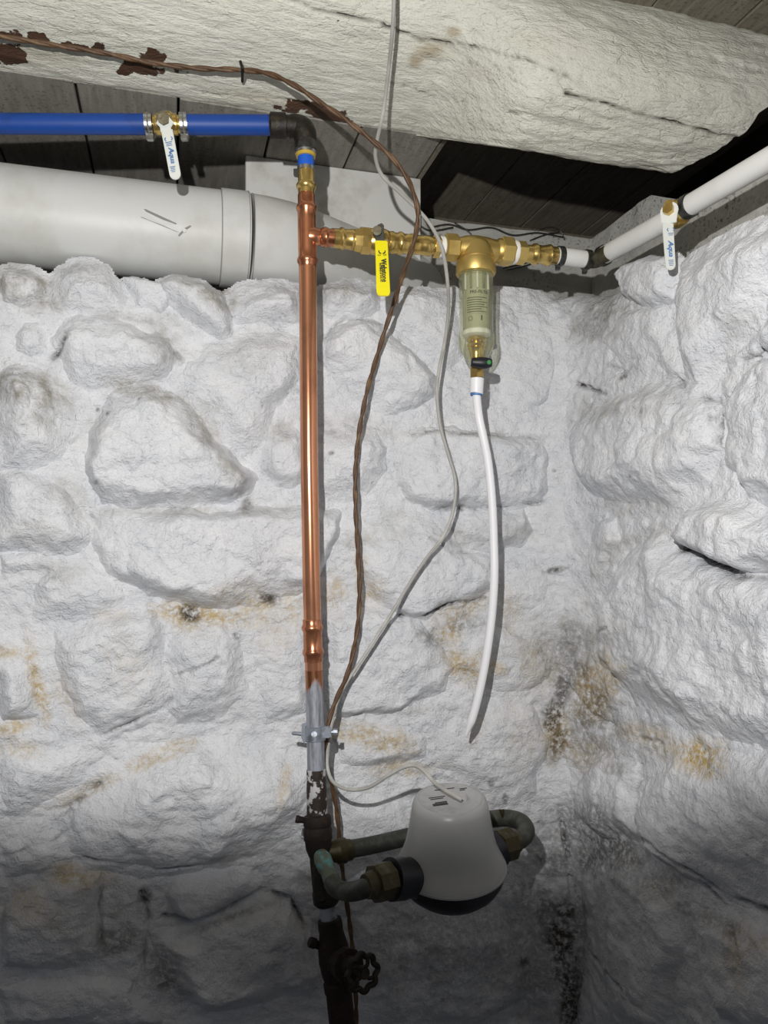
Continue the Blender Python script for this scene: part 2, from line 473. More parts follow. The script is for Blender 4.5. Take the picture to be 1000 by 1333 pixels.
# stains, read off the photograph: (x, y, rx, ry, turn in degrees, strength)
OCHRE = [(270, 800, 75, 14, 5, .9), (330, 788, 40, 14, -5, .7), (245, 800, 22, 20, 0, .9), (380, 790, 18, 25, 0, .5), (600, 795, 45, 14, -25, .6), (610, 870, 35, 22, 20, .8),
         (585, 825, 20, 16, 0, .8), (640, 868, 28, 10, 25, .7), (480, 960, 60, 16, 12, .75), (520, 1000, 50, 10, 0, .6), (440, 955, 40, 12, 5, .6), (370, 1020, 8, 32, 8, .55),
         (48, 890, 10, 48, -12, .85), (20, 945, 28, 10, -15, .8), (10, 850, 30, 8, 10, .6), (30, 975, 26, 12, 0, .5), (85, 905, 12, 36, -18, .35), (205, 985, 60, 10, -22, .6), (110, 1030, 70, 8, -25, .5),
         (100, 1140, 45, 14, 8, .7), (40, 1180, 30, 30, -30, .4), (770, 905, 28, 40, 10, .95), (725, 955, 20, 32, 10, 1.0), (780, 880, 30, 22, 0, .8), (840, 955, 40, 12, 10, .6),
         (915, 985, 34, 24, 25, 1.0), (890, 975, 36, 12, 8, .7), (760, 980, 30, 20, 0, .55), (700, 870, 30, 40, 0, .35), (960, 1240, 22, 40, 10, .5), (860, 1160, 22, 20, 0, .35), (470, 750, 8, 40, -4, .55), (435, 770, 14, 30, 0, .55), (490, 770, 16, 16, 0, .5),
         (360, 820, 20, 30, 0, .35), (150, 800, 30, 10, 0, .3), (165, 870, 26, 40, 0, .2), (660, 790, 16, 30, 0, .4), (680, 950, 30, 40, 0, .25), (310, 780, 60, 20, 0, .35), (420, 1060, 20, 30, 0, .4), (620, 950, 14, 20, 0, .3), (1000, 1230, 20, 14, 0, .5)]
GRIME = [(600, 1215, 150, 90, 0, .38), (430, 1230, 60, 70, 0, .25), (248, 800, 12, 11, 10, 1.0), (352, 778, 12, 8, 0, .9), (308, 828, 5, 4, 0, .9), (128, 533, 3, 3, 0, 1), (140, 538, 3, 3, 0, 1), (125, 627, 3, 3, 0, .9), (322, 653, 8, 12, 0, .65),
         (720, 935, 14, 22, 10, .9), (735, 900, 16, 36, 15, .8), (755, 870, 18, 18, 0, .6), (770, 930, 34, 40, 0, .55), (725, 965, 14, 26, 12, .75), (800, 1000, 18, 8, 0, .4), (765, 950, 50, 50, 0, .35),
         (735, 1230, 24, 70, 0, 1.0), (742, 1290, 16, 50, 0, 1.0), (730, 1185, 30, 24, 0, .9), (680, 1252, 12, 10, 0, .9), (790, 1110, 50, 36, 10, .75), (760, 1080, 60, 34, 0, .6), (720, 1120, 30, 30, 0, .6), (835, 1140, 30, 20, 30, .35),
         (670, 730, 4, 3, 0, 0), (722, 742, 14, 4, -10, .9), (735, 845, 30, 40, 0, .45), (722, 612, 3, 3, 0, .9), (600, 660, 5, 5, 0, .8), (432, 590, 4, 3, 0, .9), (560, 830, 22, 10, 20, .5), (610, 815, 30, 14, 0, .4),
         (700, 370, 90, 10, 4, .25), (770, 410, 30, 26, 0, .35), (190, 1165, 8, 10, 0, .9), (150, 1225, 24, 16, 0, .5), (215, 1265, 22, 40, -30, .55), (930, 1200, 40, 12, 25, .5), (870, 1135, 30, 16, 20, .3),
         (300, 1195, 60, 5, -20, .5), (405, 1140, 20, 12, 0, .4), (640, 1020, 4, 6, 0, .8), (658, 1040, 4, 7, 0, .9), (835, 540, 4, 8, 20, .5), (925, 545, 4, 8, 0, .6), (812, 490, 6, 3, -30, .8), (690, 1160, 40, 30, 0, .4), (565, 1010, 3, 3, 0, .6), (660, 1100, 60, 50, 0, .35), (700, 1270, 40, 60, 0, .45), (820, 620, 2, 2, 0, .7)]
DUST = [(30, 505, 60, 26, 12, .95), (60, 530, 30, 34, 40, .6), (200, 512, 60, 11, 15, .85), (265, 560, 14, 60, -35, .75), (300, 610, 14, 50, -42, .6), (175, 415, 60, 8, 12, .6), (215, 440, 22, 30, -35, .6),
        (30, 372, 60, 24, 20, .85), (270, 380, 40, 12, 20, .7), (290, 390, 18, 16, 0, .9), (110, 352, 44, 10, 0, .45), (345, 375, 50, 8, 0, .35), (320, 460, 50, 22, -20, .4), (370, 560, 20, 14, -30, .5),
        (250, 666, 120, 6, 0, .55), (360, 664, 60, 6, 0, .45), (440, 380, 26, 14, 0, .75), (520, 372, 60, 8, 0, .4), (480, 552, 40, 10, 15, .4), (440, 560, 40, 18, 0, .35), (600, 700, 50, 12, 10, .5), (660, 690, 40, 12, 0, .4),
        (630, 566, 90, 4, 2, .4), (790, 400, 40, 22, -25, .75), (770, 430, 30, 16, 0, .6), (700, 385, 60, 8, 0, .5), (800, 530, 60, 12, -12, .5), (770, 530, 24, 18, 0, .4), (830, 660, 50, 12, 0, .45), (830, 700, 44, 12, -14, .5), (790, 725, 10, 40, 25, .4),
        (770, 840, 36, 40, 10, .6), (745, 830, 24, 40, 0, .6), (690, 840, 50, 40, 0, .35), (870, 985, 60, 10, 8, .4), (95, 650, 16, 40, -40, .5), (40, 690, 30, 16, 0, .35), (75, 745, 30, 16, 0, .4), (210, 1075, 40, 8, 0, .2), (360, 1110, 60, 16, -8, .35),
        (960, 430, 20, 40, 30, .3), (640, 1020, 80, 50, 0, .2), (120, 560, 14, 30, 20, .3), (530, 925, 60, 5, -4, .4), (130, 1190, 90, 60, 0, .35), (300, 1230, 120, 70, 0, .25), (600, 1250, 160, 80, 0, .35), (860, 1280, 120, 60, 0, .2), (250, 545, 10, 10, 0, .3), (480, 700, 44, 10, -10, .4), (520, 680, 20, 20, 0, .3)]
def blobs(px, py, L, wob):
    t = np.zeros(px.shape)
    for x, y, rx, ry, a, s in L:
        m = (np.abs(px - x) < 2.2 * max(rx, ry)) & (np.abs(py - y) < 2.2 * max(rx, ry))
        if not m.any(): continue
        ca, sa = math.cos(math.radians(a)), math.sin(math.radians(a))
        dx = px[m] - x; dy = py[m] - y
        u = (dx * ca + dy * sa) / rx; v = (-dx * sa + dy * ca) / ry
        d = np.sqrt(u * u + v * v) + wob[m] * 0.55
        t[m] = np.maximum(t[m], s * np.clip(1.45 - d, 0, 1))
    return t
# open cracks in the whitewash: (points, half width m, depth m, darkness)
CRACKS = [
    ([(0, 752), (20, 750), (36, 746)], .0022, .010, 1), ([(65, 462), (75, 455), (85, 440), (88, 430)], .003, .010, .9), ([(28, 485), (0, 490)], .002, .006, .3),
    ([(525, 800), (550, 803), (580, 790), (600, 785), (640, 780)], .0022, .010, .9), ([(868, 712), (885, 716), (910, 733), (935, 742), (960, 752), (1000, 748)], .0032, .014, 1),
    ([(865, 490), (880, 503), (905, 518), (925, 522), (925, 575)], .0022, .010, .8), ([(970, 450), (985, 458), (1000, 455)], .0030, .012, .9), ([(945, 465), (968, 460), (975, 490), (984, 525)], .0016, .006, .6),
    ([(748, 500), (765, 507), (778, 512)], .0022, .008, .9), ([(540, 563), (580, 560), (640, 566), (700, 568)], .0016, .005, .5), ([(530, 650), (580, 661), (650, 660), (715, 652)], .0016, .006, .5),
    ([(90, 1052), (110, 1040), (130, 1028)], .0022, .010, .9), ([(135, 958), (180, 938), (215, 925), (222, 912)], .0020, .007, .6), ([(60, 1060), (88, 1055), (92, 1085), (60, 1100), (0, 1118)], .0016, .006, .35),
    ([(232, 880), (260, 868), (285, 855)], .0014, .005, .45), ([(112, 1123), (200, 1136), (300, 1128), (330, 1118)], .0018, .008, .4), ([(215, 1200), (250, 1205), (300, 1190), (340, 1165), (380, 1175), (400, 1215)], .0022, .010, .7),
    ([(228, 455), (236, 465), (230, 480), (218, 492)], .0020, .007, .4), ([(250, 657), (290, 648), (320, 640)], .0014, .005, .35), ([(418, 442), (440, 420), (455, 412), (500, 420)], .0012, .004, .45), ([(285, 438), (300, 430), (302, 422)], .0018, .006, .5),
    ([(815, 1000), (815, 1060), (840, 1090), (880, 1125), (930, 1165), (1000, 1195)], .0020, .009, .55), ([(735, 880), (760, 930), (800, 960), (850, 970)], .0014, .006, .35), ([(775, 815), (780, 840), (790, 820), (800, 818)], .0014, .006, .5),
    ([(90, 575), (100, 568), (118, 555), (128, 545)], .0016, .005, .35), ([(118, 670), (130, 690), (150, 705)], .0012, .004, .2), ([(131, 1145), (128, 1190), (132, 1255)], .0018, .006, .2), ([(185, 1170), (192, 1200), (188, 1250), (178, 1290)], .002, .007, .2),
    ([(560, 700), (590, 720), (640, 722), (690, 705)], .0014, .005, .3), ([(440, 560), (420, 556)], .001, .004, .3), ([(735, 1060), (740, 1110), (748, 1180), (750, 1260), (745, 1333)], .0035, .012, 1),
    ([(520, 320), (524, 322)], .001, .002, 0), ([(860, 470), (835, 475), (800, 482), (780, 476)], .0014, .005, .25), ([(700, 1150), (690, 1200)], .001, .003, .3), ([(900, 1150), (930, 1180), (945, 1220), (960, 1250)], .002, .008, .6), ([(760, 1240), (800, 1280), (840, 1315)], .002, .007, .6)]

BACK = [  # outline (pixels), bulge m, edge width m
    ([(-6, 352), (30, 349), (58, 362), (62, 390), (30, 402), (-6, 392)], .014, .016), ([(66, 372), (80, 347), (105, 338), (140, 350), (162, 368), (160, 396), (120, 410), (85, 407), (66, 395)], .022, .022),
    ([(163, 357), (185, 352), (212, 362), (222, 385), (205, 405), (170, 400)], .012, .012), ([(208, 366), (235, 357), (265, 364), (290, 385), (304, 410), (301, 431), (285, 439), (255, 421), (228, 396), (210, 380)], .024, .016),
    ([(304, 390), (325, 374), (360, 367), (392, 372), (400, 395), (390, 412), (350, 417), (308, 414)], .022, .022), ([(12, 425), (30, 408), (58, 408), (68, 430), (60, 453), (35, 462), (14, 450)], .014, .016),
    ([(70, 437), (90, 416), (130, 409), (175, 420), (215, 440), (233, 458), (226, 477), (210, 492), (180, 495), (140, 502), (115, 508), (95, 490), (78, 462)], .026, .026), ([(-6, 488), (25, 480), (60, 490), (85, 520), (93, 560), (86, 585), (50, 602), (-6, 612)], .034, .034),
    ([(135, 542), (150, 516), (185, 503), (215, 508), (245, 530), (275, 570), (310, 605), (328, 625), (321, 641), (290, 650), (240, 657), (180, 657), (130, 652), (111, 632), (109, 590), (120, 560)], .036, .030),
    ([(240, 470), (270, 447), (320, 436), (365, 431), (395, 440), (395, 490), (365, 530), (345, 572), (322, 592), (300, 585), (270, 545), (245, 512), (232, 492)], .020, .040), ([(346, 582), (362, 562), (385, 555), (402, 570), (402, 620), (385, 634), (360, 630), (344, 608)], .018, .016),
    ([(-6, 614), (30, 610), (60, 625), (95, 655), (116, 680), (119, 700), (95, 713), (50, 717), (-6, 714)], .024, .026), ([(129, 667), (145, 660), (200, 664), (270, 666), (330, 663), (390, 666), (442, 668), (443, 692), (432, 722), (415, 747), (385, 772), (330, 783), (270, 788), (220, 782), (180, 770), (145, 747), (130, 712)], .032, .024),
    ([(-6, 722), (40, 717), (70, 724), (78, 742), (40, 748), (-6, 746)], .014, .012), ([(45, 762), (70, 740), (110, 736), (150, 750), (162, 785), (130, 811), (85, 813), (50, 802)], .013, .026), ([(-6, 850), (20, 847), (40, 868), (53, 905), (46, 931), (20, 943), (-6, 947)], .024, .020),
    ([(70, 862), (75, 826), (110, 815), (160, 800), (200, 798), (216, 820), (211, 860), (226, 890), (211, 925), (150, 956), (135, 959), (100, 936), (80, 901)], .024, .032), ([(226, 830), (250, 808), (290, 808), (313, 835), (320, 870), (312, 910), (272, 931), (232, 941), (216, 920), (224, 880), (217, 850)], .022, .028),
    ([(332, 832), (360, 802), (400, 802), (408, 880), (402, 930), (350, 941), (336, 900)], .014, .026), ([(90, 1077), (110, 1050), (150, 1020), (200, 985), (250, 975), (300, 985), (350, 990), (405, 1000), (405, 1060), (372, 1087), (330, 1112), (280, 1127), (220, 1137), (160, 1130), (120, 1126), (95, 1107)], .036, .050),
    ([(-6, 968), (50, 962), (110, 966), (130, 985), (100, 1020), (60, 1047), (20, 1062), (-6, 1068)], .018, .032), ([(-6, 1092), (50, 1072), (80, 1092), (90, 1120), (60, 1141), (-6, 1152)], .018, .024), ([(-6, 1175), (30, 1160), (65, 1147), (130, 1142), (131, 1255), (80, 1269), (20, 1264), (-6, 1262)], .022, .018),
    ([(214, 1172), (225, 1151), (330, 1136), (346, 1165), (300, 1186), (255, 1204), (228, 1199)], .016, .022), ([(205, 1222), (250, 1210), (300, 1196), (342, 1174), (380, 1180), (405, 1212), (416, 1270), (400, 1300), (330, 1312), (260, 1322), (230, 1292), (212, 1252)], .026, .036), ([(-6, 1278), (60, 1277), (130, 1268), (170, 1282), (205, 1340), (-6, 1345)], .018, .022),
    ([(418, 374), (450, 362), (490, 367), (496, 395), (470, 411), (430, 409)], .022, .018), ([(420, 442), (440, 419), (465, 413), (500, 424), (540, 455), (572, 490), (567, 515), (540, 531), (510, 536), (475, 516), (445, 492), (425, 467)], .028, .034), ([(412, 556), (450, 548), (490, 555), (509, 580), (506, 610), (486, 636), (450, 647), (412, 642)], .024, .030),
    ([(519, 592), (535, 565), (555, 556), (600, 561), (660, 566), (707, 569), (717, 590), (717, 640), (702, 655), (640, 659), (580, 660), (531, 650), (517, 625)], .024, .016), ([(590, 672), (640, 662), (690, 666), (700, 690), (681, 706), (640, 716), (600, 706)], .020, .018),
    ([(450, 690), (480, 678), (540, 668), (585, 674), (600, 708), (640, 724), (652, 760), (602, 790), (560, 803), (530, 800), (498, 775), (470, 740)], .022, .032), ([(432, 802), (480, 790), (540, 800), (566, 830), (592, 870), (582, 900), (540, 921), (480, 936), (440, 937), (424, 880), (424, 832)], .020, .018),
    ([(655, 400), (690, 380), (728, 392), (738, 450), (724, 520), (684, 548), (648, 532), (646, 460)], .012, .040), ([(500, 392), (530, 372), (575, 376), (606, 392), (604, 462), (580, 478), (548, 446), (515, 420)], .016, .024), ([(652, 737), (700, 720), (732, 740), (727, 788), (692, 800), (655, 790)], .012, .020),
    ([(735, 792), (741, 765), (765, 752), (779, 765), (779, 795), (765, 813), (744, 808)], .022, .014), ([(592, 830), (640, 810), (700, 830), (728, 862), (718, 890), (680, 908), (622, 896), (597, 872)], .012, .024), ([(562, 962), (590, 930), (650, 906), (700, 917), (722, 960), (712, 1040), (640, 1052), (572, 1005)], .018, .044),
    ([(440, 962), (520, 946), (562, 956), (558, 990), (500, 1000), (445, 1000)], .010, .020), ([(460, 1190), (550, 1202), (650, 1192), (712, 1232), (704, 1306), (600, 1345), (480, 1340)], .018, .050), ([(432, 1040), (500, 1030), (545, 1060), (540, 1140), (480, 1180), (440, 1150)], .012, .040)]
RIGHTW = [
    ([(795, 360), (815, 339), (865, 330), (875, 350), (872, 388), (850, 402), (812, 394)], .026, .012), ([(878, 342), (940, 311), (1010, 284), (1060, 280), (1060, 300), (1010, 345), (972, 402), (922, 470), (900, 499), (880, 482), (872, 430), (868, 392)], .024, .030),
    ([(772, 445), (800, 402), (858, 392), (868, 440), (878, 488), (860, 490), (835, 475), (800, 482)], .016, .030), ([(970, 450), (995, 405), (1060, 380), (1060, 440), (985, 458)], .026, .014), ([(728, 562), (740, 530), (780, 515), (840, 505), (902, 500), (926, 530), (926, 580), (911, 622), (881, 647), (820, 652), (765, 646), (738, 616)], .034, .040),
    ([(930, 522), (975, 462), (1010, 466), (1060, 470), (1060, 650), (1010, 655), (965, 642), (940, 602)], .024, .020), ([(868, 700), (895, 652), (960, 656), (1010, 666), (1060, 670), (1060, 735), (975, 750), (920, 727), (878, 713)], .034, .026),
    ([(752, 702), (770, 670), (795, 670), (802, 700), (786, 740), (770, 770), (755, 742)], .016, .018), ([(772, 862), (778, 790), (800, 732), (850, 695), (880, 720), (940, 745), (1010, 758), (1060, 760), (1060, 975), (960, 970), (910, 942), (850, 922), (800, 892)], .032, .045),
    ([(832, 1025), (868, 987), (930, 982), (1010, 986), (1060, 990), (1060, 1190), (960, 1172), (900, 1152), (850, 1112), (816, 1062)], .026, .040), ([(738, 1052), (745, 1002), (780, 980), (815, 1000), (817, 1060), (832, 1092), (790, 1094), (750, 1082)], .024, .028),
    ([(748, 1122), (800, 1102), (850, 1152), (882, 1232), (862, 1345), (770, 1345), (746, 1222)], .022, .040), ([(888, 1172), (960, 1192), (1010, 1202), (1060, 1215), (1060, 1345), (930, 1345), (902, 1262)], .020, .034)]

def fine(u, z):
    return (0.0026 * fbm(u, z, .034, 3, 21) + 0.0021 * fbm(u * 0.7 + z * 0.5, z - .3 * u, .012, 3, 5)
            - 0.0017 * np.abs(fbm(u + .4 * z, z * 1.2, .022, 3, 31)) * 2)
def mortar(u, z):
    return 0.0015 + 0.007 * fbm(u, z, .15, 2, 1) + 0.0045 * fbm(u, z, .05, 4, 2)

def build_wall(name, side, stones, u_dense, z_top_px, label):
    back = side == 'back'
    def place(u, h, z):
        if back: return np.stack([u, YB - h, z + ZC], -1)
        return np.stack([XR - h, u, z + ZC], -1)
    def topx(pxy):
        p = P(pxy[0], pxy[1], Y=YB - .01) if back else P(pxy[0], pxy[1], X=XR - .01)
        return (p[0] if back else p[1]), p[2] - ZC
    tp = sorted(topx(q) for q in z_top_px)
    tu = np.array([a for a, b in tp]); tz = np.array([b for a, b in tp])
    def ztop(u): return np.interp(u, tu, tz) + 0.003 * fbm(u, u * 0, .02, 3, 9)
    def cracks_of(u, z, px, py):
        cut = np.zeros(u.shape); dark = np.zeros(u.shape)
        wob = 0.003 * fbm(u, z, .016, 3, 44)
        for pts, hw, dep, dk in CRACKS:
            xs = [a for a, b in pts]; ys = [b for a, b in pts]
            m = (px > min(xs) - 14) & (px < max(xs) + 14) & (py > min(ys) - 14) & (py < max(ys) + 14)
            if not m.any(): continue
            q = [(P(a, b, Y=YB - .015) if back else P(a, b, X=XR - .015)) for a, b in pts]
            if back: poly = [(p[0], p[2] - ZC) for p in q]
            else: poly = [(p[1], p[2] - ZC) for p in q]
            d = seg_dist(u[m] + wob[m], z[m] - wob[m], poly, False)
            var = np.clip(0.65 + 0.9 * vnoise(u[m] * 40, z[m] * 40, 77), 0.1, 1.2)
            cut[m] = np.maximum(cut[m], dep * np.exp(-(d / (hw * 1.2)) ** 2) * var)
            dark[m] = np.maximum(dark[m], 1.3 * dk * np.exp(-(d / hw) ** 2) * var)
        return cut, dark
    def dress(o, V, u, z, dark, side_dust=0):
        px, py = project(V)
        wob = fbm(u, z, .020, 4, 61)
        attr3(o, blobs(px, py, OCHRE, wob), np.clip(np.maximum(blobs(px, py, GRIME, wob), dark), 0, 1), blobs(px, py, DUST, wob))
    # mortar ground: dense where the photograph looks, coarse beyond
    g = 0.0023
    d0, d1 = u_dense
    lo, hi = (-0.75, 1.15) if back else (-0.55, 1.5)
    ua = np.concatenate([np.arange(lo, d0, .02), np.arange(d0, d1, g), np.arange(d1, hi, .02)])
    zlo = -0.72
    va = np.concatenate([np.linspace(-ZC, zlo, 40, endpoint=False), np.linspace(zlo, 0, int(-zlo / g), endpoint=False)])
    nv_up = int(0.36 / g)
    U, Zl = np.meshgrid(ua, va, indexing='ij')
    top = ztop(ua)
    t = np.linspace(0, 1, nv_up)
    Zu = top[:, None] * t[None, :]
    Z = np.concatenate([Zl, Zu], 1)
    U = np.repeat(ua[:, None], Z.shape[1], 1)
    H = mortar(U, Z) + fine(U, Z)
    dt = top[:, None] - Z
    H = H - 0.02 * np.exp(-dt / 0.012)
    # fillet where the two walls meet
    dc = (XR - U) if back else (YB - U)
    H = H + 0.030 * np.exp(-np.clip(dc, 0, None) / 0.030) * (dc > -.02)
    V = place(U, H, Z)
    px, py = project(V.reshape(-1, 3))
    cut, dark = cracks_of(U.ravel(), Z.ravel(), px, py)
    V = place(U, H - cut.reshape(U.shape), Z)
    # wall head running back
    nb = 6
    head = [place(ua, -0.012 - 0.02 * (i + 1) + 0 * ua, top + 0.004 * fbm(ua, ua * 0 + i, .02, 2, 8)) for i in range(nb)]
    V = np.concatenate([V] + [h[:, None, :] for h in head], 1)
    nu, nz = V.shape[:2]
    idx = np.arange(nu * nz).reshape(nu, nz)
    F = np.stack([idx[:-1, :-1], idx[1:, :-1], idx[1:, 1:], idx[:-1, 1:]], -1).reshape(-1, 4)
    if not back: F = F[:, ::-1]
    Vf = V.reshape(-1, 3)
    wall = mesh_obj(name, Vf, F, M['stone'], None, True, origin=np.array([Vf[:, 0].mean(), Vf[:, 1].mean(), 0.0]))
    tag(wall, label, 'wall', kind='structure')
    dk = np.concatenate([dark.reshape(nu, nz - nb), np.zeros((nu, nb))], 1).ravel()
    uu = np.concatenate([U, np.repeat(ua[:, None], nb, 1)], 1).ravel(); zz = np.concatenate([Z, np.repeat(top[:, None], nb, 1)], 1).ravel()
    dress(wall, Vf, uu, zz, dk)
    # stones
    for i, (outl, bulge, ew) in enumerate(stones):
        q = [(P(a, b, Y=YB - .012) if back else P(a, b, X=XR - .012)) for a, b in outl]
        poly = [((p[0] if back else p[1]), p[2] - ZC) for p in q]
        us = [a for a, b in poly]; zs = [b for a, b in poly]
        g2 = 0.0021
        ua2 = np.arange(min(us) - .012, max(us) + .012, g2); za2 = np.arange(min(zs) - .012, max(zs) + .012, g2)
        U2, Z2 = np.meshgrid(ua2, za2, indexing='ij')
        wu = U2 + 0.010 * fbm(U2, Z2, .040, 4, 100 + i); wz = Z2 + 0.010 * fbm(U2, Z2, .040, 4, 200 + i)
        d = seg_dist(wu, wz, poly) * np.where(inside(wu, wz, poly), 1, -1)
        bulge = bulge * (1.02 if back else 0.85)
        e = np.clip(d / (ew * (0.95 + 0.75 * fbm(U2, Z2, .09, 2, 700 + i))), -0.6, 1)
        q_ = np.clip((e + .35) / 1.35, 0, 1)
        prof = 0.55 * q_ * q_ * (3 - 2 * q_) + 0.45 * (1 - (1 - q_) ** 2.2) + np.minimum(e + .35, 0) * .8
        rr = np.random.RandomState(500 + i)
        du = (U2 - np.mean(us)) / (max(us) - min(us)); dz = (Z2 - np.mean(zs)) / (max(zs) - min(zs))
        dome = bulge * (0.30 * (0.5 - du * du * 1.6 - dz * dz * 1.6) + rr.uniform(-.18, .18) * du + rr.uniform(-.30, .05) * dz)
        facet = 0.45 * bulge * fbm(U2, Z2, .085, 2, 300 + i) + 0.22 * bulge * np.abs(fbm(U2, Z2, .03, 3, 340 + i))
        H2 = -0.004 + bulge * 0.9 * prof + (dome + facet) * np.clip(e * 1.5, 0, 1) + 0.62 * fine(U2, Z2)
        V2 = place(U2, H2, Z2)
        px, py = project(V2.reshape(-1, 3))
        cut, dark = cracks_of(U2.ravel(), Z2.ravel(), px, py)
        V2 = place(U2, H2 - cut.reshape(U2.shape), Z2)
        keep = e > -0.55
        n1, n2 = U2.shape
        idx = np.arange(n1 * n2).reshape(n1, n2)
        kq = keep[:-1, :-1] & keep[1:, :-1] & keep[1:, 1:] & keep[:-1, 1:]
        F = np.stack([idx[:-1, :-1], idx[1:, :-1], idx[1:, 1:], idx[:-1, 1:]], -1)[kq]
        if not back: F = F[:, ::-1]
        used = np.unique(F); remap = np.full(n1 * n2, -1); remap[used] = np.arange(len(used))
        Vs = V2.reshape(-1, 3)[used]
        o = mesh_obj('stone', Vs, remap[F], M['stone'], wall, True)
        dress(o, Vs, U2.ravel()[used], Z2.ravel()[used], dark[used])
    return wall

wall_back = build_wall('wall_back', 'back', BACK, (-.27, .60),
    [(-200, 346), (0, 354), (30, 352), (62, 366), (80, 352), (105, 346), (140, 356), (165, 360), (200, 366), (240, 366), (270, 374), (300, 384), (330, 380), (390, 374), (420, 374),
     (450, 365), (490, 369), (520, 370), (560, 373), (590, 377), (640, 372), (660, 373), (700, 380), (735, 386), (770, 384), (900, 384)], 'whitewashed rubble stone wall behind the pipes')
wall_right = build_wall('wall_right', 'right', RIGHTW, (.54, 1.03),
    [(700, 390), (770, 383), (795, 372), (815, 350), (865, 338), (880, 338), (920, 318), (960, 303), (1000, 290), (1100, 250), (1300, 175)], 'whitewashed rubble stone wall on the right of the corner')
floor = boxm('floor', (-1.6, -1.2, -0.06), (1.1, 1.5, 0.0), M['floor'], None, 0)
tag(floor, 'bare earth cellar floor below the picture', 'floor', kind='structure')

# ------------------------------------------------------------------ ceiling boards, sills, boarded panel
ZL, ZR = 0.5476 + ZC, 0.648 + ZC
ceiling = boxm('ceiling', (-0.9, -0.3, ZR + .024), (1.15, 1.55, ZR + .05), M['board_dark'], None, 0)
tag(ceiling, 'underside of the wooden floor above the cellar', 'ceiling', kind='structure')
ex = [-.76, -.63, -.50, -.37, -.24, -.11, .02, .15, .28, .415, .549, .6686, .80, .93, 1.08]
for a, b in zip(ex[:-1], ex[1:]):
    boxm('plank', (a + .0012, -0.28, ZR + random.uniform(-.001, .002)), (b - .0012, 1.52, ZR + .023), M['board_dark'], ceiling, .0012)
exl = [-.58, -.465, -.345, -.226, -.110, .007, .1225, .2355, .346]
for a, b in zip(exl[:-1], exl[1:]):
    boxm('plank', (a + .0016, .958, ZL + random.uniform(-.001, .002)), (b - .0016, 1.09 if a > .1 else 1.36, ZL + .02), M['board'], ceiling, .0012)
def rough_board(name, lo, hi, mat, amp=.003, n=(60, 10)):
    """a board with uneven sawn faces: displaced grid box"""
    bm = bmesh.new(); bmesh.ops.create_cube(bm, size=1)
    lo = np.array(lo, float); hi = np.array(hi, float); s = hi - lo
    long = int(np.argmax(s))
    bmesh.ops.subdivide_edges(bm, edges=[e for e in bm.edges if abs((e.verts[0].co - e.verts[1].co)[long]) > .5], cuts=n[0], use_grid_fill=True)
    oth = [i for i in range(3) if i != long]
    for ax in oth:
        bmesh.ops.subdivide_edges(bm, edges=[e for e in bm.edges if abs((e.verts[0].co - e.verts[1].co)[ax]) > .5], cuts=n[1] if s[ax] > .04 else 2, use_grid_fill=True)
    V = np.array([v.co[:] for v in bm.verts]); V = lo + (V + .5) * s
    bm.verts.index_update(); F = [tuple(v.index for v in f.verts) for f in bm.faces]; bm.free()
    for ax in range(3):
        a2, a3 = [i for i in range(3) if i != ax]
        V[:, ax] += amp * fbm(V[:, a2] + V[:, ax] * .4, V[:, a3], .05, 3, 400 + ax)
    return mesh_obj(name, V, F, mat, None, False)
t1 = rough_board('trim_1', (-0.70, 1.085, .30 + ZC), (.80, 1.20, .498 + ZC), M['sill'])
tag(t1, 'limewashed timber sill lying on top of the back wall', 'sill', kind='structure')
t2 = rough_board('trim_2', (.640, -.10, .30 + ZC), (.78, 1.10, .438 + ZC), M['sill'])
tag(t2, 'limewashed timber sill lying on top of the right wall', 'sill', kind='structure')
t3 = boxm('trim_3', (.097, 1.068, .36 + ZC), (.350, 1.084, ZL - .0005), M['panel'], None, .001)
tag(t3, 'white painted board upright behind the copper pipe', 'board', kind='structure')
t4 = boxm('trim_4', (-.70, 1.40, .30 + ZC), (1.05, 1.44, ZR), M['board_dark'], None, .001)
tag(t4, 'dark rim joist closing the floor behind the back sill', 'joist', kind='structure')
t5 = boxm('trim_5', (.86, -.2, .30 + ZC), (.90, 1.40, ZR), M['earth'], None, .001)  # wooden joist with the beam's shadow put into its colour
tag(t5, 'rim joist coloured near-black for the beam shadow, closing the floor behind the right sill', 'joist', kind='structure')
t6 = boxm('trim_6', (.3465, .905, ZL), (.352, 1.085, ZR), M['board_dark'], None, .0005)
tag(t6, 'narrow board closing the step between the two board levels', 'board', kind='structure')

t7 = rough_board('trim_7', (.640, .93, .436 + ZC), (.78, 1.10, .498 + ZC), M['sill'])
tag(t7, 'limewashed block on the right sill behind the beam end', 'sill', kind='structure')
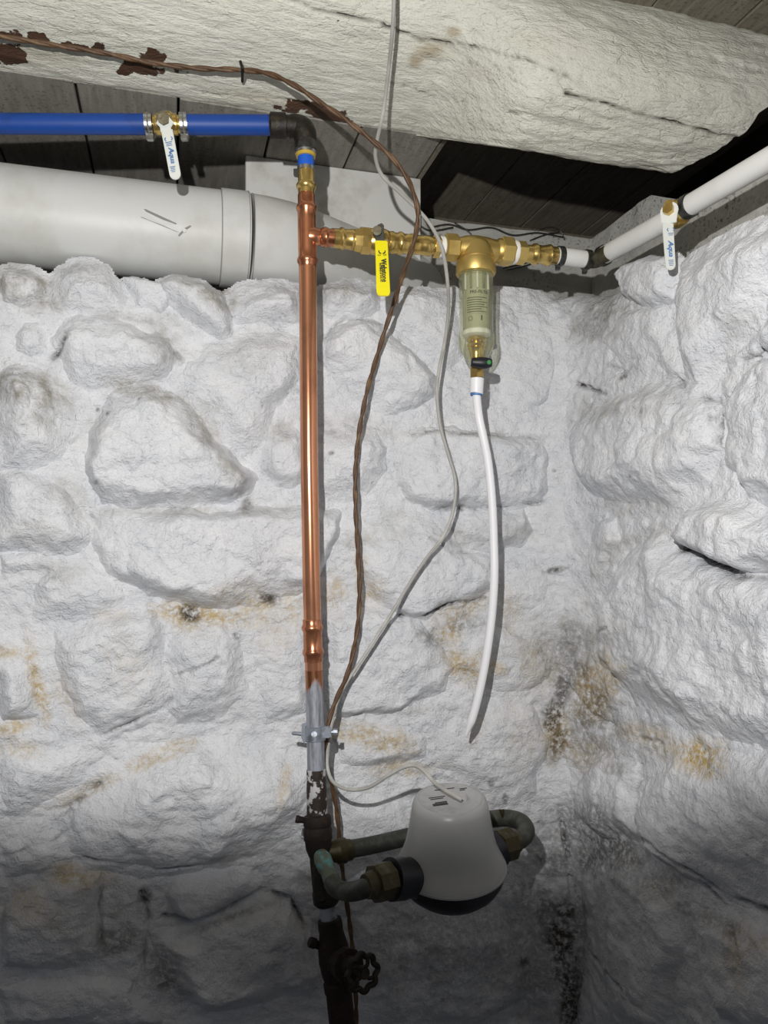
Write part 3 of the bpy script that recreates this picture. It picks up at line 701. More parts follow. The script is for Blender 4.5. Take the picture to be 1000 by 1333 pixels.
# ------------------------------------------------------------------ beam
def make_beam():
    PL = spline([(.86, .66), (.804, .655), (.786, .628), (.790, .602), (.820, .580), (.870, .562), (.920, .552), (.9556, .5490), (.968, .56), (.972, .60), (.955, .66)], 16)
    PR = spline([(.85, .66), (.804, .655), (.776, .615), (.765, .560), (.777, .520), (.800, .500), (.826, .4895), (.851, .4885), (.870, .51), (.878, .58), (.875, .66)], 16)
    nx = 520
    xs = np.linspace(-.75, .86, nx)
    k = len(PL)
    w = np.clip((xs - .30) / .10, 0, 1); w = w * w * (3 - 2 * w)
    prof = (1 - w)[:, None, None] * PL[None] + w[:, None, None] * PR[None]
    X = np.repeat(xs[:, None], k, 1)
    s = np.linspace(0, .62, k)[None, :].repeat(nx, 0)
    # slanted sawn end
    endx = .611 + (.852 - prof[:, :, 0]) * .85 + np.clip(prof[:, :, 1] - .53, 0, 1) * 1.2
    X = np.minimum(X, endx + .003 * fbm(s, s * 0, .03, 3, 71))
    tang = np.gradient(prof, axis=1); nrm = np.stack([tang[:, :, 1], -tang[:, :, 0]], -1)
    nrm /= np.linalg.norm(nrm, axis=2)[:, :, None]
    mid = np.array([.86, .58]); sign = np.sign(((prof - mid) * nrm).sum(2)).mean(); nrm *= sign
    h = 0.004 * fbm(X, s * 2.5, .16, 3, 72) + 0.0024 * fbm(X * .6, s, .028, 4, 73) + 0.0012 * fbm(X * .5, s, .009, 3, 74)
    h *= np.where(X < .3, .6, 1.0)
    def V_of(hh):
        p = prof + nrm * hh[:, :, None]
        return np.stack([X, p[:, :, 0], p[:, :, 1] + ZC], -1)
    V = V_of(h)
    px, py = project(V.reshape(-1, 3)); px = px.reshape(X.shape); py = py.reshape(X.shape)
    wob = fbm(X, s, .02, 4, 75)
    cr = np.zeros(X.shape); dk = np.zeros(X.shape)
    for pts, hw, dep, d0 in [([(500, 36), (525, 45), (550, 52), (580, 57), (620, 62), (665, 72), (700, 84), (745, 100)], 1.7, .007, .9), ([(738, 122), (765, 128), (790, 134), (825, 148), (870, 160), (905, 168), (960, 182)], 1.9, .008, .9),
                             ([(380, 0), (410, 12), (450, 22), (500, 34)], 1.6, .006, .8), ([(895, 66), (940, 78), (995, 95)], 1.1, .004, .4), ([(510, 110), (540, 118), (580, 130), (620, 134)], .9, .003, .4), ([(600, 82), (640, 88), (680, 95)], .9, .003, .35), ([(250, 118), (330, 128), (400, 135)], 1.0, .003, .4), ([(660, 145), (690, 150), (692, 145), (675, 140)], 1.0, .003, .5), ([(20, 105), (140, 118), (260, 138)], .9, .003, .3)]:
        d = seg_dist(px + 3 * wob, py + 5 * wob, pts, False)
        var = np.clip(.9 + .6 * vnoise(px / 18, py / 18, 3), .45, 1.2)
        cr = np.maximum(cr, dep * np.exp(-(d / hw) ** 2) * var); dk = np.maximum(dk, d0 * np.exp(-(d / (hw * .8)) ** 2) * var)
    peel = blobs(px, py, [(198, 74, 16, 12, 0, 1), (168, 88, 14, 10, -30, .95), (190, 90, 26, 8, 5, .9), (10, 70, 24, 14, 0, .95), (10, 45, 26, 8, 8, .8), (50, 48, 16, 7, 0, .95), (128, 62, 10, 8, 0, .9), (95, 58, 34, 5, 10, .7), (60, 55, 60, 4, 9, .6),
                          (395, 138, 30, 9, 6, .95), (430, 152, 26, 9, 5, 1), (370, 142, 26, 6, 8, .7), (435, 10, 0.1, 0.1, 0, 0), (420, 146, 40, 6, 6, .8), (895, 134, 1, 1, 0, 0), (938, 134, 9, 2.5, 3, .55), (897, 134, 2, 4, 0, .7), (130, 68, 30, 3, 12, .6), (230, 92, 30, 4, 10, .6), (440, 28, 5, 4, 0, .55)], wob)
    tan = blobs(px, py, [(560, 66, 16, 8, -15, .8), (590, 42, 9, 6, 0, .8), (540, 80, 8, 7, 0, .9), (570, 60, 30, 14, 0, .3), (620, 95, 30, 8, 10, .2), (60, 70, 60, 14, 5, .35), (740, 60, 60, 20, 10, .15), (350, 130, 60, 9, 6, .35)], wob)
    V = V_of(h - cr)
    idx = np.arange(nx * k).reshape(nx, k)
    F = np.stack([idx[:-1, :-1], idx[1:, :-1], idx[1:, 1:], idx[:-1, 1:]], -1).reshape(-1, 4)
    # closing the end
    Vf = V.reshape(-1, 3)
    c = Vf[idx[-1]].mean(0)
    Vf = np.vstack([Vf, c])
    end = np.array([[idx[-1, j], idx[-1, j + 1], len(Vf) - 1, len(Vf) - 1] for j in range(k - 1)])
    o = mesh_obj('ceiling_beam', Vf, [tuple(f) for f in F.tolist()] + [(int(a), int(b), int(c_)) for a, b, c_, _ in end], M['beam'])
    pad = lambda a: np.append(a.ravel(), 0.0)
    attr3(o, pad(peel), pad(dk), pad(tan))
    tag(o, 'heavy cream painted timber beam with flaking paint under the ceiling', 'beam', kind='structure')
make_beam()

# ------------------------------------------------------------------ white drain pipe
DY, DZ, DR = 1.0, .4014 + ZC, .0568
xc0 = P(286, 300, Y=DY)[0]; xc1 = P(323, 310, Y=DY)[0]
drain = empty('drain_pipe', (-.4, DY, DZ - DR))
tag(drain, 'thick white plastic drain pipe lying along the wall top', 'pipe')
sweep('pipe', [(-.72, DY, DZ), (-.3, DY, DZ), (xc0, DY, DZ)], DR, M['pvc'], drain, 64)
cp = sweep('coupling', [(xc0, DY, DZ), (xc0 + .001, DY, DZ), (xc1 - .001, DY, DZ), (xc1, DY, DZ)], [DR, DR + .0022, DR + .0022, DR], M['pvc'], drain, 64)
for xx in (xc0 - .0006, xc1 - .0030, xc1 + .0030):
    sweep('seam', [(xx, DY, DZ), (xx + .0009, DY, DZ)], DR + (.0004 if xx != xc1 - .0030 else .0024), M['pvc_line'], cp, 64)
bend = [np.array([xc1, DY, DZ])]
ang = 0
pos = bend[0].copy()
for i in range(8):
    ang = math.radians(30) * (i + 1) / 8
    pos = pos + .010 * np.array([math.cos(ang), math.sin(ang), 0]); bend.append(pos.copy())
bend.append(pos + .33 * np.array([math.cos(ang), math.sin(ang), 0]))
sweep('elbow', bend, DR, M['pvc'], drain, 64)
# embossed mark under the paint: a flat tongue with a small cross piece
def on_drain(x, y, lift=0.0):
    r = ray(x, y); a = r[1] ** 2 + r[2] ** 2; b = -2 * (DY * r[1] + (DZ - ZC) * r[2]); c = DY ** 2 + (DZ - ZC) ** 2 - (DR + lift) ** 2
    t = (-b - math.sqrt(max(b * b - 4 * a * c, 0))) / (2 * a)
    return CAM + t * r
def patch_on_drain(name, poly, mat, lift):
    n = len(poly)
    V = [on_drain(x, y, lift) for x, y in poly] + [on_drain(x, y, -.0004) for x, y in poly]
    F = [tuple(range(n))[::-1]] + [(i, (i + 1) % n, n + (i + 1) % n, n + i) for i in range(n)]
    return mesh_obj(name, V, F, mat, drain, False)
patch_on_drain('raised_mark', [(182, 276), (184, 273), (189, 273), (228, 292), (238, 296), (236, 303), (231, 302), (214, 294), (185, 283)], M['pvc'], .0012)
patch_on_drain('mark_shadow_line', [(187, 272.2), (190, 272.2), (230, 290.6), (229, 292), (212, 286), (190, 275.5)], M['pvc_line'], .0013)
patch_on_drain('mark_shadow_line', [(183.5, 282.5), (184, 282), (231, 301.4), (231, 302)], M['pvc_line'], .0013)
patch_on_drain('mark_cross', [(232, 306), (233, 308), (241, 300), (249, 294.5), (248, 293), (240, 297)], M['pvc_line'], .0015)
patch_on_drain('mark_centre', [(237, 300), (240, 297), (243, 298.5), (242.5, 301.5), (239.5, 303)], M['pvc'], .0019)

# ------------------------------------------------------------------ blue pipe with shut-off valve
def bluep(x, y=None):
    c = np.interp(x, [-300, 0, 230, 400], [yc(-300, .96), yc(0, .925), yc(230, .897), yc(400, .882)])
    if y is None: y = np.interp(x, [-300, 0, 200, 370], [158, 161, 162, 163])
    return x, y, c
def brow(x, r, dy=0):
    a = bluep(x); return (a[0], a[1] + dy, r, a[2])
p = sweep_px('blue_pipe', [brow(x, 12.6) for x in (-220, -100, 0, 100, 196)], M['blue'])
tag(p, 'long blue plastic water pipe running left of the shut-off valve', 'pipe')
p2 = sweep_px('blue_pipe', [brow(x, 12.4) for x in (237, 280, 320, 357)], M['blue'])
tag(p2, 'short blue plastic water pipe between shut-off valve and dark elbow', 'pipe')
def crimp(x, parent):
    c = sweep_px('crimp_ring', [brow(x - 5, 13.4), brow(x - 4.8, 14.2), brow(x - 1, 14.2), brow(x, 13.5), brow(x + 1, 14.2), brow(x + 4.8, 14.2), brow(x + 5, 13.4)], M['steel'], parent)
    a = brow(x, 0)
    z = [Pc(x - 4, a[1] + 13, a[3] - .006), Pc(x + 5, a[1] + 13, a[3] - .006), Pc(x + 5, a[1] + 19, a[3] - .006), Pc(x - 4, a[1] + 19, a[3] - .006)]
    prism('pinch_ear', z, FWD, .006, M['steel'], c, .0008)
crimp(194, p); crimp(239, p2)

def stadium(x0, y0, x1, y1, w0, w1, square_top=False, n=8):
    """outline (pixels) of a lever blade from (x0,y0) to (x1,y1), half widths w0 and w1, rounded far end"""
    d = np.array([x1 - x0, y1 - y0], float); d /= np.linalg.norm(d); s = np.array([-d[1], d[0]])
    a = np.array([x0, y0]); b = np.array([x1, y1])
    pts = [a + s * w0, a - s * w0]
    e = b - d * w1
    for t in np.linspace(-math.pi / 2, math.pi / 2, n):
        pts.append(e + s * w1 * math.sin(t) + d * w1 * math.cos(t))
    return pts
def lever_plate(name, outline, c0, c1, mat, parent, th=.0028):
    ys = [q[1] for q in outline]; y0, y1 = min(ys), max(ys)
    pts = [Pc(x, y, c0 + (c1 - c0) * (y - y0) / (y1 - y0)) for x, y in outline]
    return prism(name, pts, FWD, th, mat, parent, .0007)
def lever_text(parent, body, x, y, c, size_px, mat, down, bold=0.0, shear=0.0, lift=.00035, sx=1.0):
    """down = pixel direction in which the writing runs"""
    d = np.array(down, float); d /= np.linalg.norm(d)
    xd = d[0] * RIGHT - d[1] * UP
    yd = np.cross(-FWD, xd)
    return text_mesh('lettering', body, size_px * c / FPX, mat, parent, Pc(x, y, c) - FWD * lift, xd, yd, 0, .0001, shear, bold, sx)

v = empty('shut_off_valve', Pc(*brow(217, 0)[:2], brow(217, 0)[3]))
tag(v, 'brass shut-off valve with white lever hanging below the blue pipe', 'valve')
sweep_px('body', [brow(200, 10.5), brow(203, 11), brow(203.2, 13), brow(209, 13.5), brow(210, 15), brow(216, 16), brow(224, 15.5), brow(226, 13), brow(231, 13), brow(231.2, 11), brow(236, 10.5)], M['brass'], v, 20)
cb = brow(217, 0)[3]
sweep('packing_nut', [Pc(213, 158, cb - .010), Pc(212.6, 155, cb - .020)], .0088, M['bronze'], v, 6, sharp=20)
sweep('stem', [Pc(212.8, 156, cb - .018), Pc(212.5, 154.5, cb - .030)], .0045, M['bronze'], v, 14)
hub = prism('lever_hub', [Pc(x, y, cb - .024) for x, y in [(203, 160), (207, 153), (213, 149), (220, 152), (226, 159), (222, 165), (223, 171), (209, 171), (208, 165)]], FWD, .0028, M['lever_white'], v)
sweep('handle_nut', [Pc(212.5, 154.5, cb - .024), Pc(212.5, 154.2, cb - .031)], .0062, M['bronze'], v, 6, sharp=20)
lv = lever_plate('lever', stadium(217, 169, 229, 233, 7.4, 7.2), cb - .026, cb - .036, M['lever_white'], v)
dn = (12, 64)
lever_text(lv, 'Aqua', 224, 202.5, cb - .0325, 9.2, M['print_blue'], dn, .00012, .25, .0010, 1.1)
lever_text(lv, '‹  ›', 219.5, 180.5, cb - .029, 10, M['print_blue'], (64, -12), .0001, 0, .0010)
def strokes(parent, x, y, c, along, n, w, step, th=.55):
    """rows of small print too fine to read: thin printed bars"""
    d = np.array(along, float); d /= np.linalg.norm(d); e = np.array([-d[1], d[0]])
    for i in range(n):
        q = np.array([x, y]) + e * step * i
        ww = w * (1, .8, .9, .7)[i % 4]
        prism('print_stroke', [Pc(*(q + d * a_ * ww / 2 + e * b_ * th / 2), c - .0011) for a_, b_ in ((-1, -1), (1, -1), (1, 1), (-1, 1))], -FWD, .0003, M['print_blue'], parent, 0)
strokes(lv, 219.5, 185, cb - .0292, (64, -12), 3, 9, 2.2)
strokes(lv, 224.5, 217, cb - .0342, (64, -12), 4, 7, 2.2)

# dark iron elbow at the corner
el = empty('elbow_fitting', Pc(397, 190, yc(397, .88)))
tag(el, 'blackened iron elbow joining the blue pipe to the riser', 'pipe fitting')
ce = yc(397, .88)
sweep_px('socket', [(352, 163, 13.5, ce - .006), (352.5, 163, 15.5, ce - .006), (372, 164, 15.5, ce - .003), (373, 164, 13, ce - .003), (380, 164, 13, ce - .002)], M['iron'], el)
eb = [(378, 164, 14, ce - .002), (386, 165, 15, ce), (393, 168, 15.5, ce), (396.5, 174, 15.5, ce), (397.5, 182, 14.5, ce), (397.6, 187, 13.5, ce)]
sweep('bend', spline([Pc(x, y, c) for x, y, r, c in eb], 5), np.interp(np.linspace(0, 5, 26), range(6), [r * ce / FPX for x, y, r, c in eb]), M['iron'], el)
sweep_px('collar', [(397.6, 184, 13.4, ce), (397.7, 186, 14.4, ce), (397.9, 196, 14.4, ce), (398, 198, 12.8, ce)], M['steel_dark'], el)
sweep_px('chrome_ring', [(398, 197.5, 12, ce), (398, 198, 14, ce), (398.1, 201, 13.6, ce), (398.1, 201.4, 12, ce)], M['steel'], el)

# ------------------------------------------------------------------ copper riser
YRISE = .88
def rx(y): return float(np.interp(y, [195, 345, 600, 815, 900, 1000, 1060, 1100, 1180, 1210, 1290, 1345], [398, 400.5, 402.6, 406.5, 409.5, 411.5, 413, 414.5, 426, 431, 441, 447]))
def rc(y): return float(np.interp(y, [195, 1060, 1190, 1345], [yc(398, YRISE), yc(413, YRISE), yc(427, .862), yc(446, .845)]))
def rr_(y, r): return (rx(y), y, r, rc(y))
ris = empty('copper_riser', Pc(rx(1000), 1000, rc(1000)))
tag(ris, 'tall vertical copper pipe with pressed joints in front of the wall', 'pipe')
sweep_px('yellow_ring', [rr_(201, 11), rr_(201.2, 13), rr_(205, 12.6), rr_(205.4, 11)], M['yellow_ring'], ris)
sweep_px('blue_band', [rr_(203, 10.6), rr_(219, 10.6)], M['blue_bright'], ris)
sr = sweep_px('crimp_ring', [rr_(218, 10.4), rr_(218.3, 11.4), rr_(223, 11.4), rr_(223.3, 10.4)], M['steel'], ris)
prism('pinch_ear', [Pc(x, y, rc(220) - .004) for x, y in [(382, 219), (389, 219), (389, 229), (382, 227)]], FWD, .006, M['steel_dark'], sr)
sweep_px('brass_adapter', [rr_(222, 10.6), rr_(226, 10.8), rr_(238, 10.8), rr_(239, 11.2), rr_(240, 12.6), rr_(242.5, 13.2), rr_(245, 12.4), rr_(247, 10.8), rr_(253, 10.6)], M['brass'], ris)
sweep_px('pipe_stub', [rr_(244, 10.2), rr_(262, 10.2)], M['copper_fit'], ris)
sweep_px('tee', [rr_(254, 10.4), rr_(254.6, 11.4), rr_(264, 11.5), rr_(267, 11.9), rr_(269, 13.2), rr_(271.5, 13.9), rr_(274, 13.2), rr_(276, 11.9), rr_(290, 12.0), rr_(325, 12.0), rr_(334, 11.9), rr_(337, 13.2), rr_(339.5, 13.8), rr_(342, 13.2), rr_(344, 11.9), rr_(349, 11.4), rr_(349.5, 10.4)], M['copper_fit'], ris)
cb0 = rc(308)
sweep_px('tee_branch', [(404, 308, 12.5, cb0), (410, 308.2, 12.2, cb0), (413.5, 308.4, 10.6, cb0), (416, 308.5, 10.2, cb0 + .001), (419, 308.7, 11.2, cb0 + .001), (421, 308.8, 12.6, cb0 + .001), (423.5, 309, 13, cb0 + .001), (426, 309.2, 12.2, cb0 + .002), (428, 309.4, 11.2, cb0 + .002), (435, 310, 11.0, cb0 + .003)], M['copper_fit'], ris)
sweep_px('pipe', [rr_(y, 11.4) for y in (345, 430, 520, 600, 680, 760, 870, 892)], M['copper'], ris, 40)
sweep_px('coupling', [rr_(806, 11.6), rr_(806.6, 12.2), rr_(813, 12.3), rr_(815, 13.6), rr_(817.5, 14.2), rr_(820, 13.6), rr_(822, 12.3), rr_(844, 12.3), rr_(846.5, 13.6), rr_(849, 14.2), rr_(851.5, 13.6), rr_(854, 12.3), rr_(861, 12.2), rr_(861.6, 11.6)], M['copper_fit'], ris)
k = NT('silver_wash_over_copper')
g = k.geo(); sx = k.n('ShaderNodeSeparateXYZ'); k.l(g, sx.inputs[0])
ytop, ybot = Pc(rx(872), 872, rc(872))[2], Pc(rx(910), 910, rc(910))[2]
f = k.math('DIVIDE', k.math('SUBTRACT', ytop, sx.outputs[2]), ytop - ybot)
gs_ = k.geo((1, 1, .12))
f = k.ramp(k.math('ADD', f, k.math('MULTIPLY', k.math('SUBTRACT', k.noise(gs_, 130, 4), .5), 1.6)), .42, .58)
n_ = k.noise(gs_, 170, 5, .7)
silver = k.mix(k.ramp(n_, .45, .68), (.36, .38, .43, 1), (.13, .13, .14, 1))
k.base(k.mix(f, (.52, .22, .11, 1), silver), k.ramp(f, 0, 1, (.3, .3, .3, 1), (.48, .48, .48, 1)), k.ramp(f, 0, 1, (1, 1, 1, 1), (.3, .3, .3, 1)), k.bump(n_, .4, .001))
M['silver_fade'] = k.m
sweep_px('silver_pipe', [rr_(872, 11.5), rr_(890, 11.5), rr_(950, 11.4), rr_(1004, 11.4)], M['silver_fade'], ris, 32)

# pipe clamp bolted to the wall
cl = empty('pipe_clamp', Pc(410, 960, rc(955)))
tag(cl, 'galvanised split clamp holding the silver part of the riser', 'clamp')
c0 = rc(954)
sweep_px('ring', [(410.4, 944.5, 11.6, c0), (410.4, 945, 13.2, c0), (410.7, 963, 13.2, c0), (410.7, 963.5, 11.6, c0)], M['clamp'], cl, 32)
prism('strap_ear', [Pc(x, y, c0 - .008) for x, y in [(420, 947), (429, 945), (431, 948), (431, 959), (428, 961), (416, 961), (409, 964), (404, 962), (404, 957), (412, 952)]], FWD, .003, M['clamp'], cl)
sweep('rivet', [Pc(409, 956, c0 - .0125), Pc(409, 956, c0 - .0100)], [.0034, .0040], M['clamp'], cl, 16)
prism('back_ear', [Pc(x, y, c0 + .004) for x, y in [(393, 943), (399, 941), (401, 947), (400, 966), (395, 967), (392, 960)]], FWD, .004, M['clamp'], cl)
sweep_px('bolt', [(380, 955, 1.6, c0 + .010), (382, 954.5, 2.6, c0 + .010), (393, 955.5, 2.8, c0 + .009), (400, 956, 2.8, c0 + .008)], M['clamp'], cl, 12)
sweep_px('bolt', [(428, 953.5, 2.4, c0 - .002), (434, 953, 2.4, c0 - .002), (434.2, 953, 4.6, c0 - .002), (439.5, 952.8, 4.6, c0 - .002)], M['clamp'], cl, 8, sharp=25)
sweep('wall_rod', [Pc(411, 955, c0 + .006), Pc(411, 955, c0 + .11)], .004, M['clamp'], cl, 12)

# ------------------------------------------------------------------ brass run: yellow lever valve
def bx(x): return float(np.interp(x, [411, 440, 480, 545, 575, 650, 690, 735, 770], [308.2, 310.5, 314, 319, 321.5, 326.5, 330.5, 334, 339]))
def bc(x): return yc(x, .88)
def b_(x, r, dy=0): return (x, bx(x) + dy, r, bc(x))
yv = empty('ball_valve', Pc(490, bx(490), bc(490)))
tag(yv, 'brass ball valve with yellow lever beside the copper riser', 'valve')
sweep_px('press_collar', [b_(431, 11), b_(431.4, 12.2), b_(441, 12.3), b_(442.5, 13.6), b_(444.5, 14.4), b_(446.5, 13.8), b_(448.5, 12.4), b_(455, 12.6), b_(457, 13.4), b_(459, 12.8), b_(461, 12.6)], M['brass'], yv)
sweep_px('body_nut', [b_(460, 12), b_(460.4, 14.5), b_(467, 15.4), b_(469, 15.6), b_(469.2, 17.6), b_(480, 17.6), b_(480.3, 15)], M['brass'], yv, 8, sharp=25)
sweep_px('body', [b_(478, 14), b_(482, 16), b_(490, 17), b_(500, 16.4), b_(504, 15), b_(505, 13.6), b_(507, 13.4)], M['brass'], yv, 28)
sweep_px('press_collar', [b_(505, 12.4), b_(505.3, 14.2), b_(511, 14.4), b_(513, 13.2), b_(517, 13), b_(519, 14.4), b_(521, 14.8), b_(523, 14), b_(525, 12.6), b_(533, 12.6), b_(535, 13.6), b_(537, 12.4), b_(545, 12.2), b_(545.3, 11)], M['brass'], yv)
cy = bc(492)
sweep('stem', [Pc(491, 304, cy - .012), Pc(491, 300, cy - .036)], .0052, M['bronze'], yv, 14)
prism('lever_hub', [Pc(x, y, cy - .030) for x, y in [(485, 304), (487, 297), (492, 292), (497, 290), (500, 293), (500.5, 314), (489, 314), (488, 308)]], FWD, .003, M['steel_dark'], yv)
sweep('handle_nut', [Pc(492.5, 299, cy - .030), Pc(492.5, 298.6, cy - .037)], .0040, M['bronze'], yv, 6, sharp=20)
lv = lever_plate('lever', [(488.5, 313.5), (489.5, 312.6), (503, 313.2), (504.6, 315), (508, 380), (506.6, 384), (504, 385), (494, 384.6), (491.5, 383), (490.2, 379)], cy - .031, cy - .040, M['yellow'], yv, .0035)
dn = (4.5, 70)
lever_text(lv, 'Webstone', 500, 352.5, cy - .0365, 9.6, M['black_print'], dn, .00022, 0, .0012, .74)
lever_text(lv, 'FITTING & VALVES', 495.6, 355.5, cy - .0365, 3.3, M['black_print'], dn, .00008, 0, .0012, .95)
for pts in ([(492.4, 326), (494.0, 326), (494.2, 328.2), (496.6, 329.4), (496.4, 330.6), (493.4, 329.6)], [(502.2, 326.2), (500.8, 326.2), (500.6, 328.2), (498.2, 329.4), (498.4, 330.6), (501.6, 329.6)]):
    prism('arrow_print', [Pc(x, y, cy - .0341) for x, y in pts], -FWD, .0003, M['black_print'], lv, 0)
lever_text(lv, 'ON', 493.6, 332.6, cy - .0343, 2.6, M['black_print'], (70, -4), 0, 0, .0012)
lever_text(lv, 'OFF', 501, 332.4, cy - .0343, 2.6, M['black_print'], (70, -4), 0, 0, .0012)

na = empty('brass_adapter', Pc(560, bx(560), bc(560)))
tag(na, 'short brass adapter between yellow lever valve and filter', 'pipe fitting')
sweep_px('nipple', [b_(543, 10.5), b_(543.4, 11.8), b_(549, 11.8), b_(551, 12.6), b_(560, 12.8), b_(562, 11.6), b_(566, 11.4)], M['brass'], na)
sweep_px('hex', [b_(564, 11), b_(564.3, 14.2), b_(572, 14.2), b_(572.3, 11)], M['brass'], na, 6, sharp=20, phase=.3)
sweep_px('thread_tape', [b_(571.5, 12), b_(573, 13.4), b_(575, 13.0), b_(577, 13.6), b_(579, 12)], M['tape'], na)

# ------------------------------------------------------------------ water filter
fx, fc = 619.5, yc(619, .88)
wf = empty('water_filter', Pc(fx, 495, fc))
tag(wf, 'brass headed water filter with clear bowl hanging from the brass run', 'water filter')
def f_(y, r, dx=0): return (fx + dx + (y - 340) * .008, y, r, fc)
sweep_px('inlet_nut', [b_(578, 12), b_(578.3, 15), b_(580, 17.2), b_(594, 17.2), b_(596, 15), b_(596.4, 12)], M['brass_matt'], wf, 6, sharp=20, phase=.35)
sweep_px('port_tube', [b_(594, 13), b_(600, 14), b_(606, 16), b_(619, 17), b_(634, 15.5), b_(640, 14), b_(646, 13.4), b_(648, 15), b_(651, 15.6), b_(652, 12)], M['brass_matt'], wf, 32)
hd = sweep_px('head', [f_(311.5, 2), f_(312, 8), f_(314, 13.5), f_(318, 18), f_(324, 21), f_(332, 23), f_(338, 24.3), f_(338.4, 23.7), f_(340, 23.7), f_(340.4, 25), f_(343, 25.6), f_(356, 26), f_(358, 25), f_(358.4, 22)], M['brass_matt'], wf, 48)
sweep_px('outlet_nut', [b_(650, 13), b_(650.3, 16), b_(652, 18), b_(665, 18), b_(667, 16), b_(667.3, 12)], M['brass_matt'], wf, 6, sharp=20, phase=.5)
def scallop(name, rows, mat, parent, n, amp, seg=96):
    pts = [Pc(x, y, c) for x, y, r, c in rows]; rad = np.array([r * c / FPX for x, y, r, c in rows])
    V, F = sweep_vf(pts, rad, seg, False)
    V = V.reshape(len(rows), seg, 3); a = np.linspace(0, 2 * math.pi, seg, endpoint=False)
    for i, (x, y, r, c) in enumerate(rows):
        ctr = np.array(pts[i]); w = amp * math.exp(-((y - 448) / 14.0) ** 2)
        V[i] = ctr + (V[i] - ctr) * (1 + w * np.abs(np.sin(n * a / 2)) - w * .5)[:, None]
    return mesh_obj(name, V.reshape(-1, 3), F, mat, parent)
scallop('bowl', [f_(y, r) for y, r in [(355, 22.4), (370, 22.3), (400, 22.0), (425, 21.6), (432, 21.8), (437, 22.4), (442, 22.3), (450, 21.6), (456, 20), (462, 17.2), (467, 14.2), (471, 11.5), (471.5, 5)]], M['clear'], wf, 12, .17)
sweep_px('bowl_lip', [f_(357, 21), f_(357.4, 22.6), f_(361, 22.6), f_(361.4, 21)], M['clear'], wf, 40)
cart = sweep_px('cartridge', [f_(357, 15), f_(380, 15.5), (fx + .3, 380.5, 17.3, fc), f_(430, 17.3), f_(431, 15)], M['cartridge'], wf, 40)
for a_ in range(12):
    t_ = a_ / 12 * 2 * math.pi
    q0 = Pc(fx, 359, fc) + .0158 * (math.cos(t_) * RIGHT + math.sin(t_) * FWD); q1 = Pc(fx + .3, 380, fc) + .0158 * (math.cos(t_) * RIGHT + math.sin(t_) * FWD)
    sweep('cage_bar', [q0, q1], .0014, M['white_pex'] if a_ % 2 else M['core'], wf, 8)
sweep_px('cartridge_foot', [f_(430, 16.5), f_(432, 18.5), f_(437, 18.5), f_(439, 14)], M['white'], wf, 32)
def curved_text(body, y, size_px, mat, bold=0.0, ang0=0.0, R=None):
    """print wrapped round the cartridge"""
    R = R or 17.5 * fc / FPX
    t = text_mesh('lettering', body, size_px * fc / FPX, mat, wf, (0, 0, 0), (1, 0, 0), (0, 1, 0), 0, 0, 0, bold)
    m = t.data; n = len(m.vertices); co = np.zeros(n * 3); m.vertices.foreach_get('co', co); co = co.reshape(-1, 3) + ORG[wf.name]
    ctr = Pc(fx + (y - 340) * .008, y, fc)
    a = co[:, 0] / R + ang0
    W = ctr + (R + .0003) * (np.sin(a)[:, None] * RIGHT - np.cos(a)[:, None] * FWD) + co[:, 1:2] * UP
    m.vertices.foreach_set('co', (W - ORG[wf.name]).astype(np.float32).ravel()); m.update()
    t.parent = cart
    return t
curved_text('PRE-FILTER', 385.5, 5.4, M['black_print'], .0001, .18)
for i_ in range(7):                                    # rows of print too fine to read
    R_ = 17.6 * fc / FPX; yy = 392.5 + i_ * 3.0
    aa = np.linspace(-.85, (.75, .35, .8, .55, .8, .3, .7)[i_], 14); ctr = Pc(fx + (yy - 340) * .008, yy, fc)
    row = [ctr + R_ * (math.sin(q) * RIGHT - math.cos(q) * FWD) for q in aa]
    V_ = [p_ + UP * .0006 for p_ in row] + [p_ - UP * .0006 for p_ in row]
    mesh_obj('print_stroke', V_, [(j, j + 1, 15 + j, 14 + j) for j in range(13)], M['grey_print'], cart)
curved_text('_____________', 411.2, 4, M['grey_print'], 0, 0)
curved_text('O', 419.5, 9, M['grey_print'], -.00006, -.55)
curved_text('I', 419, 8, M['black_print'], .0004, .28)
sweep_px('outlet_stem', [f_(439, 9), f_(441, 12.5), f_(444, 12.8), f_(446, 10), f_(450, 12.4), f_(452, 10.4), f_(454, 11.8), f_(457, 9.4), f_(462, 8.6), f_(470, 8), f_(480, 8)], M['brass'], wf, 28)
sweep_px('drain_cock', [(620.6, 478, 8.4, fc), (620.7, 480, 9.6, fc), (620.9, 492, 9.6, fc), (621, 493, 7, fc)], M['brass'], wf, 6, sharp=20, phase=.5)
ck = fc - .016
kn = sweep_px('drain_knob', [(613.5, 471.5, 5, ck), (615, 471.7, 6.4, ck), (620, 472, 6.6, ck), (625, 472.4, 7.6, ck), (632, 472.6, 7.4, ck), (638, 472.6, 6, ck), (640.5, 472.6, 4.6, ck)], M['black'], wf, 20)
sweep('green_dot', [Pc(636.5, 471.5, ck - .0052), Pc(636.9, 471.5, ck - .0070)], .0026, M['green'], kn, 14)
sweep('knob_spindle', [Pc(621, 473, fc - .004), Pc(621.5, 472.4, ck)], .0035, M['brass'], wf, 12)
sweep_px('hose_connector', [(620.8, 492.6, 8, fc), (620.8, 493, 9.4, fc), (620.5, 512, 8.6, fc), (620.3, 513, 7.6, fc)], M['white'], wf, 28)
sweep_px('blue_clip', [(620.3, 512.8, 7, fc), (620.3, 513, 8, fc), (620.2, 515, 7.8, fc), (620.2, 515.2, 5, fc)], M['print_blue'], wf, 24)

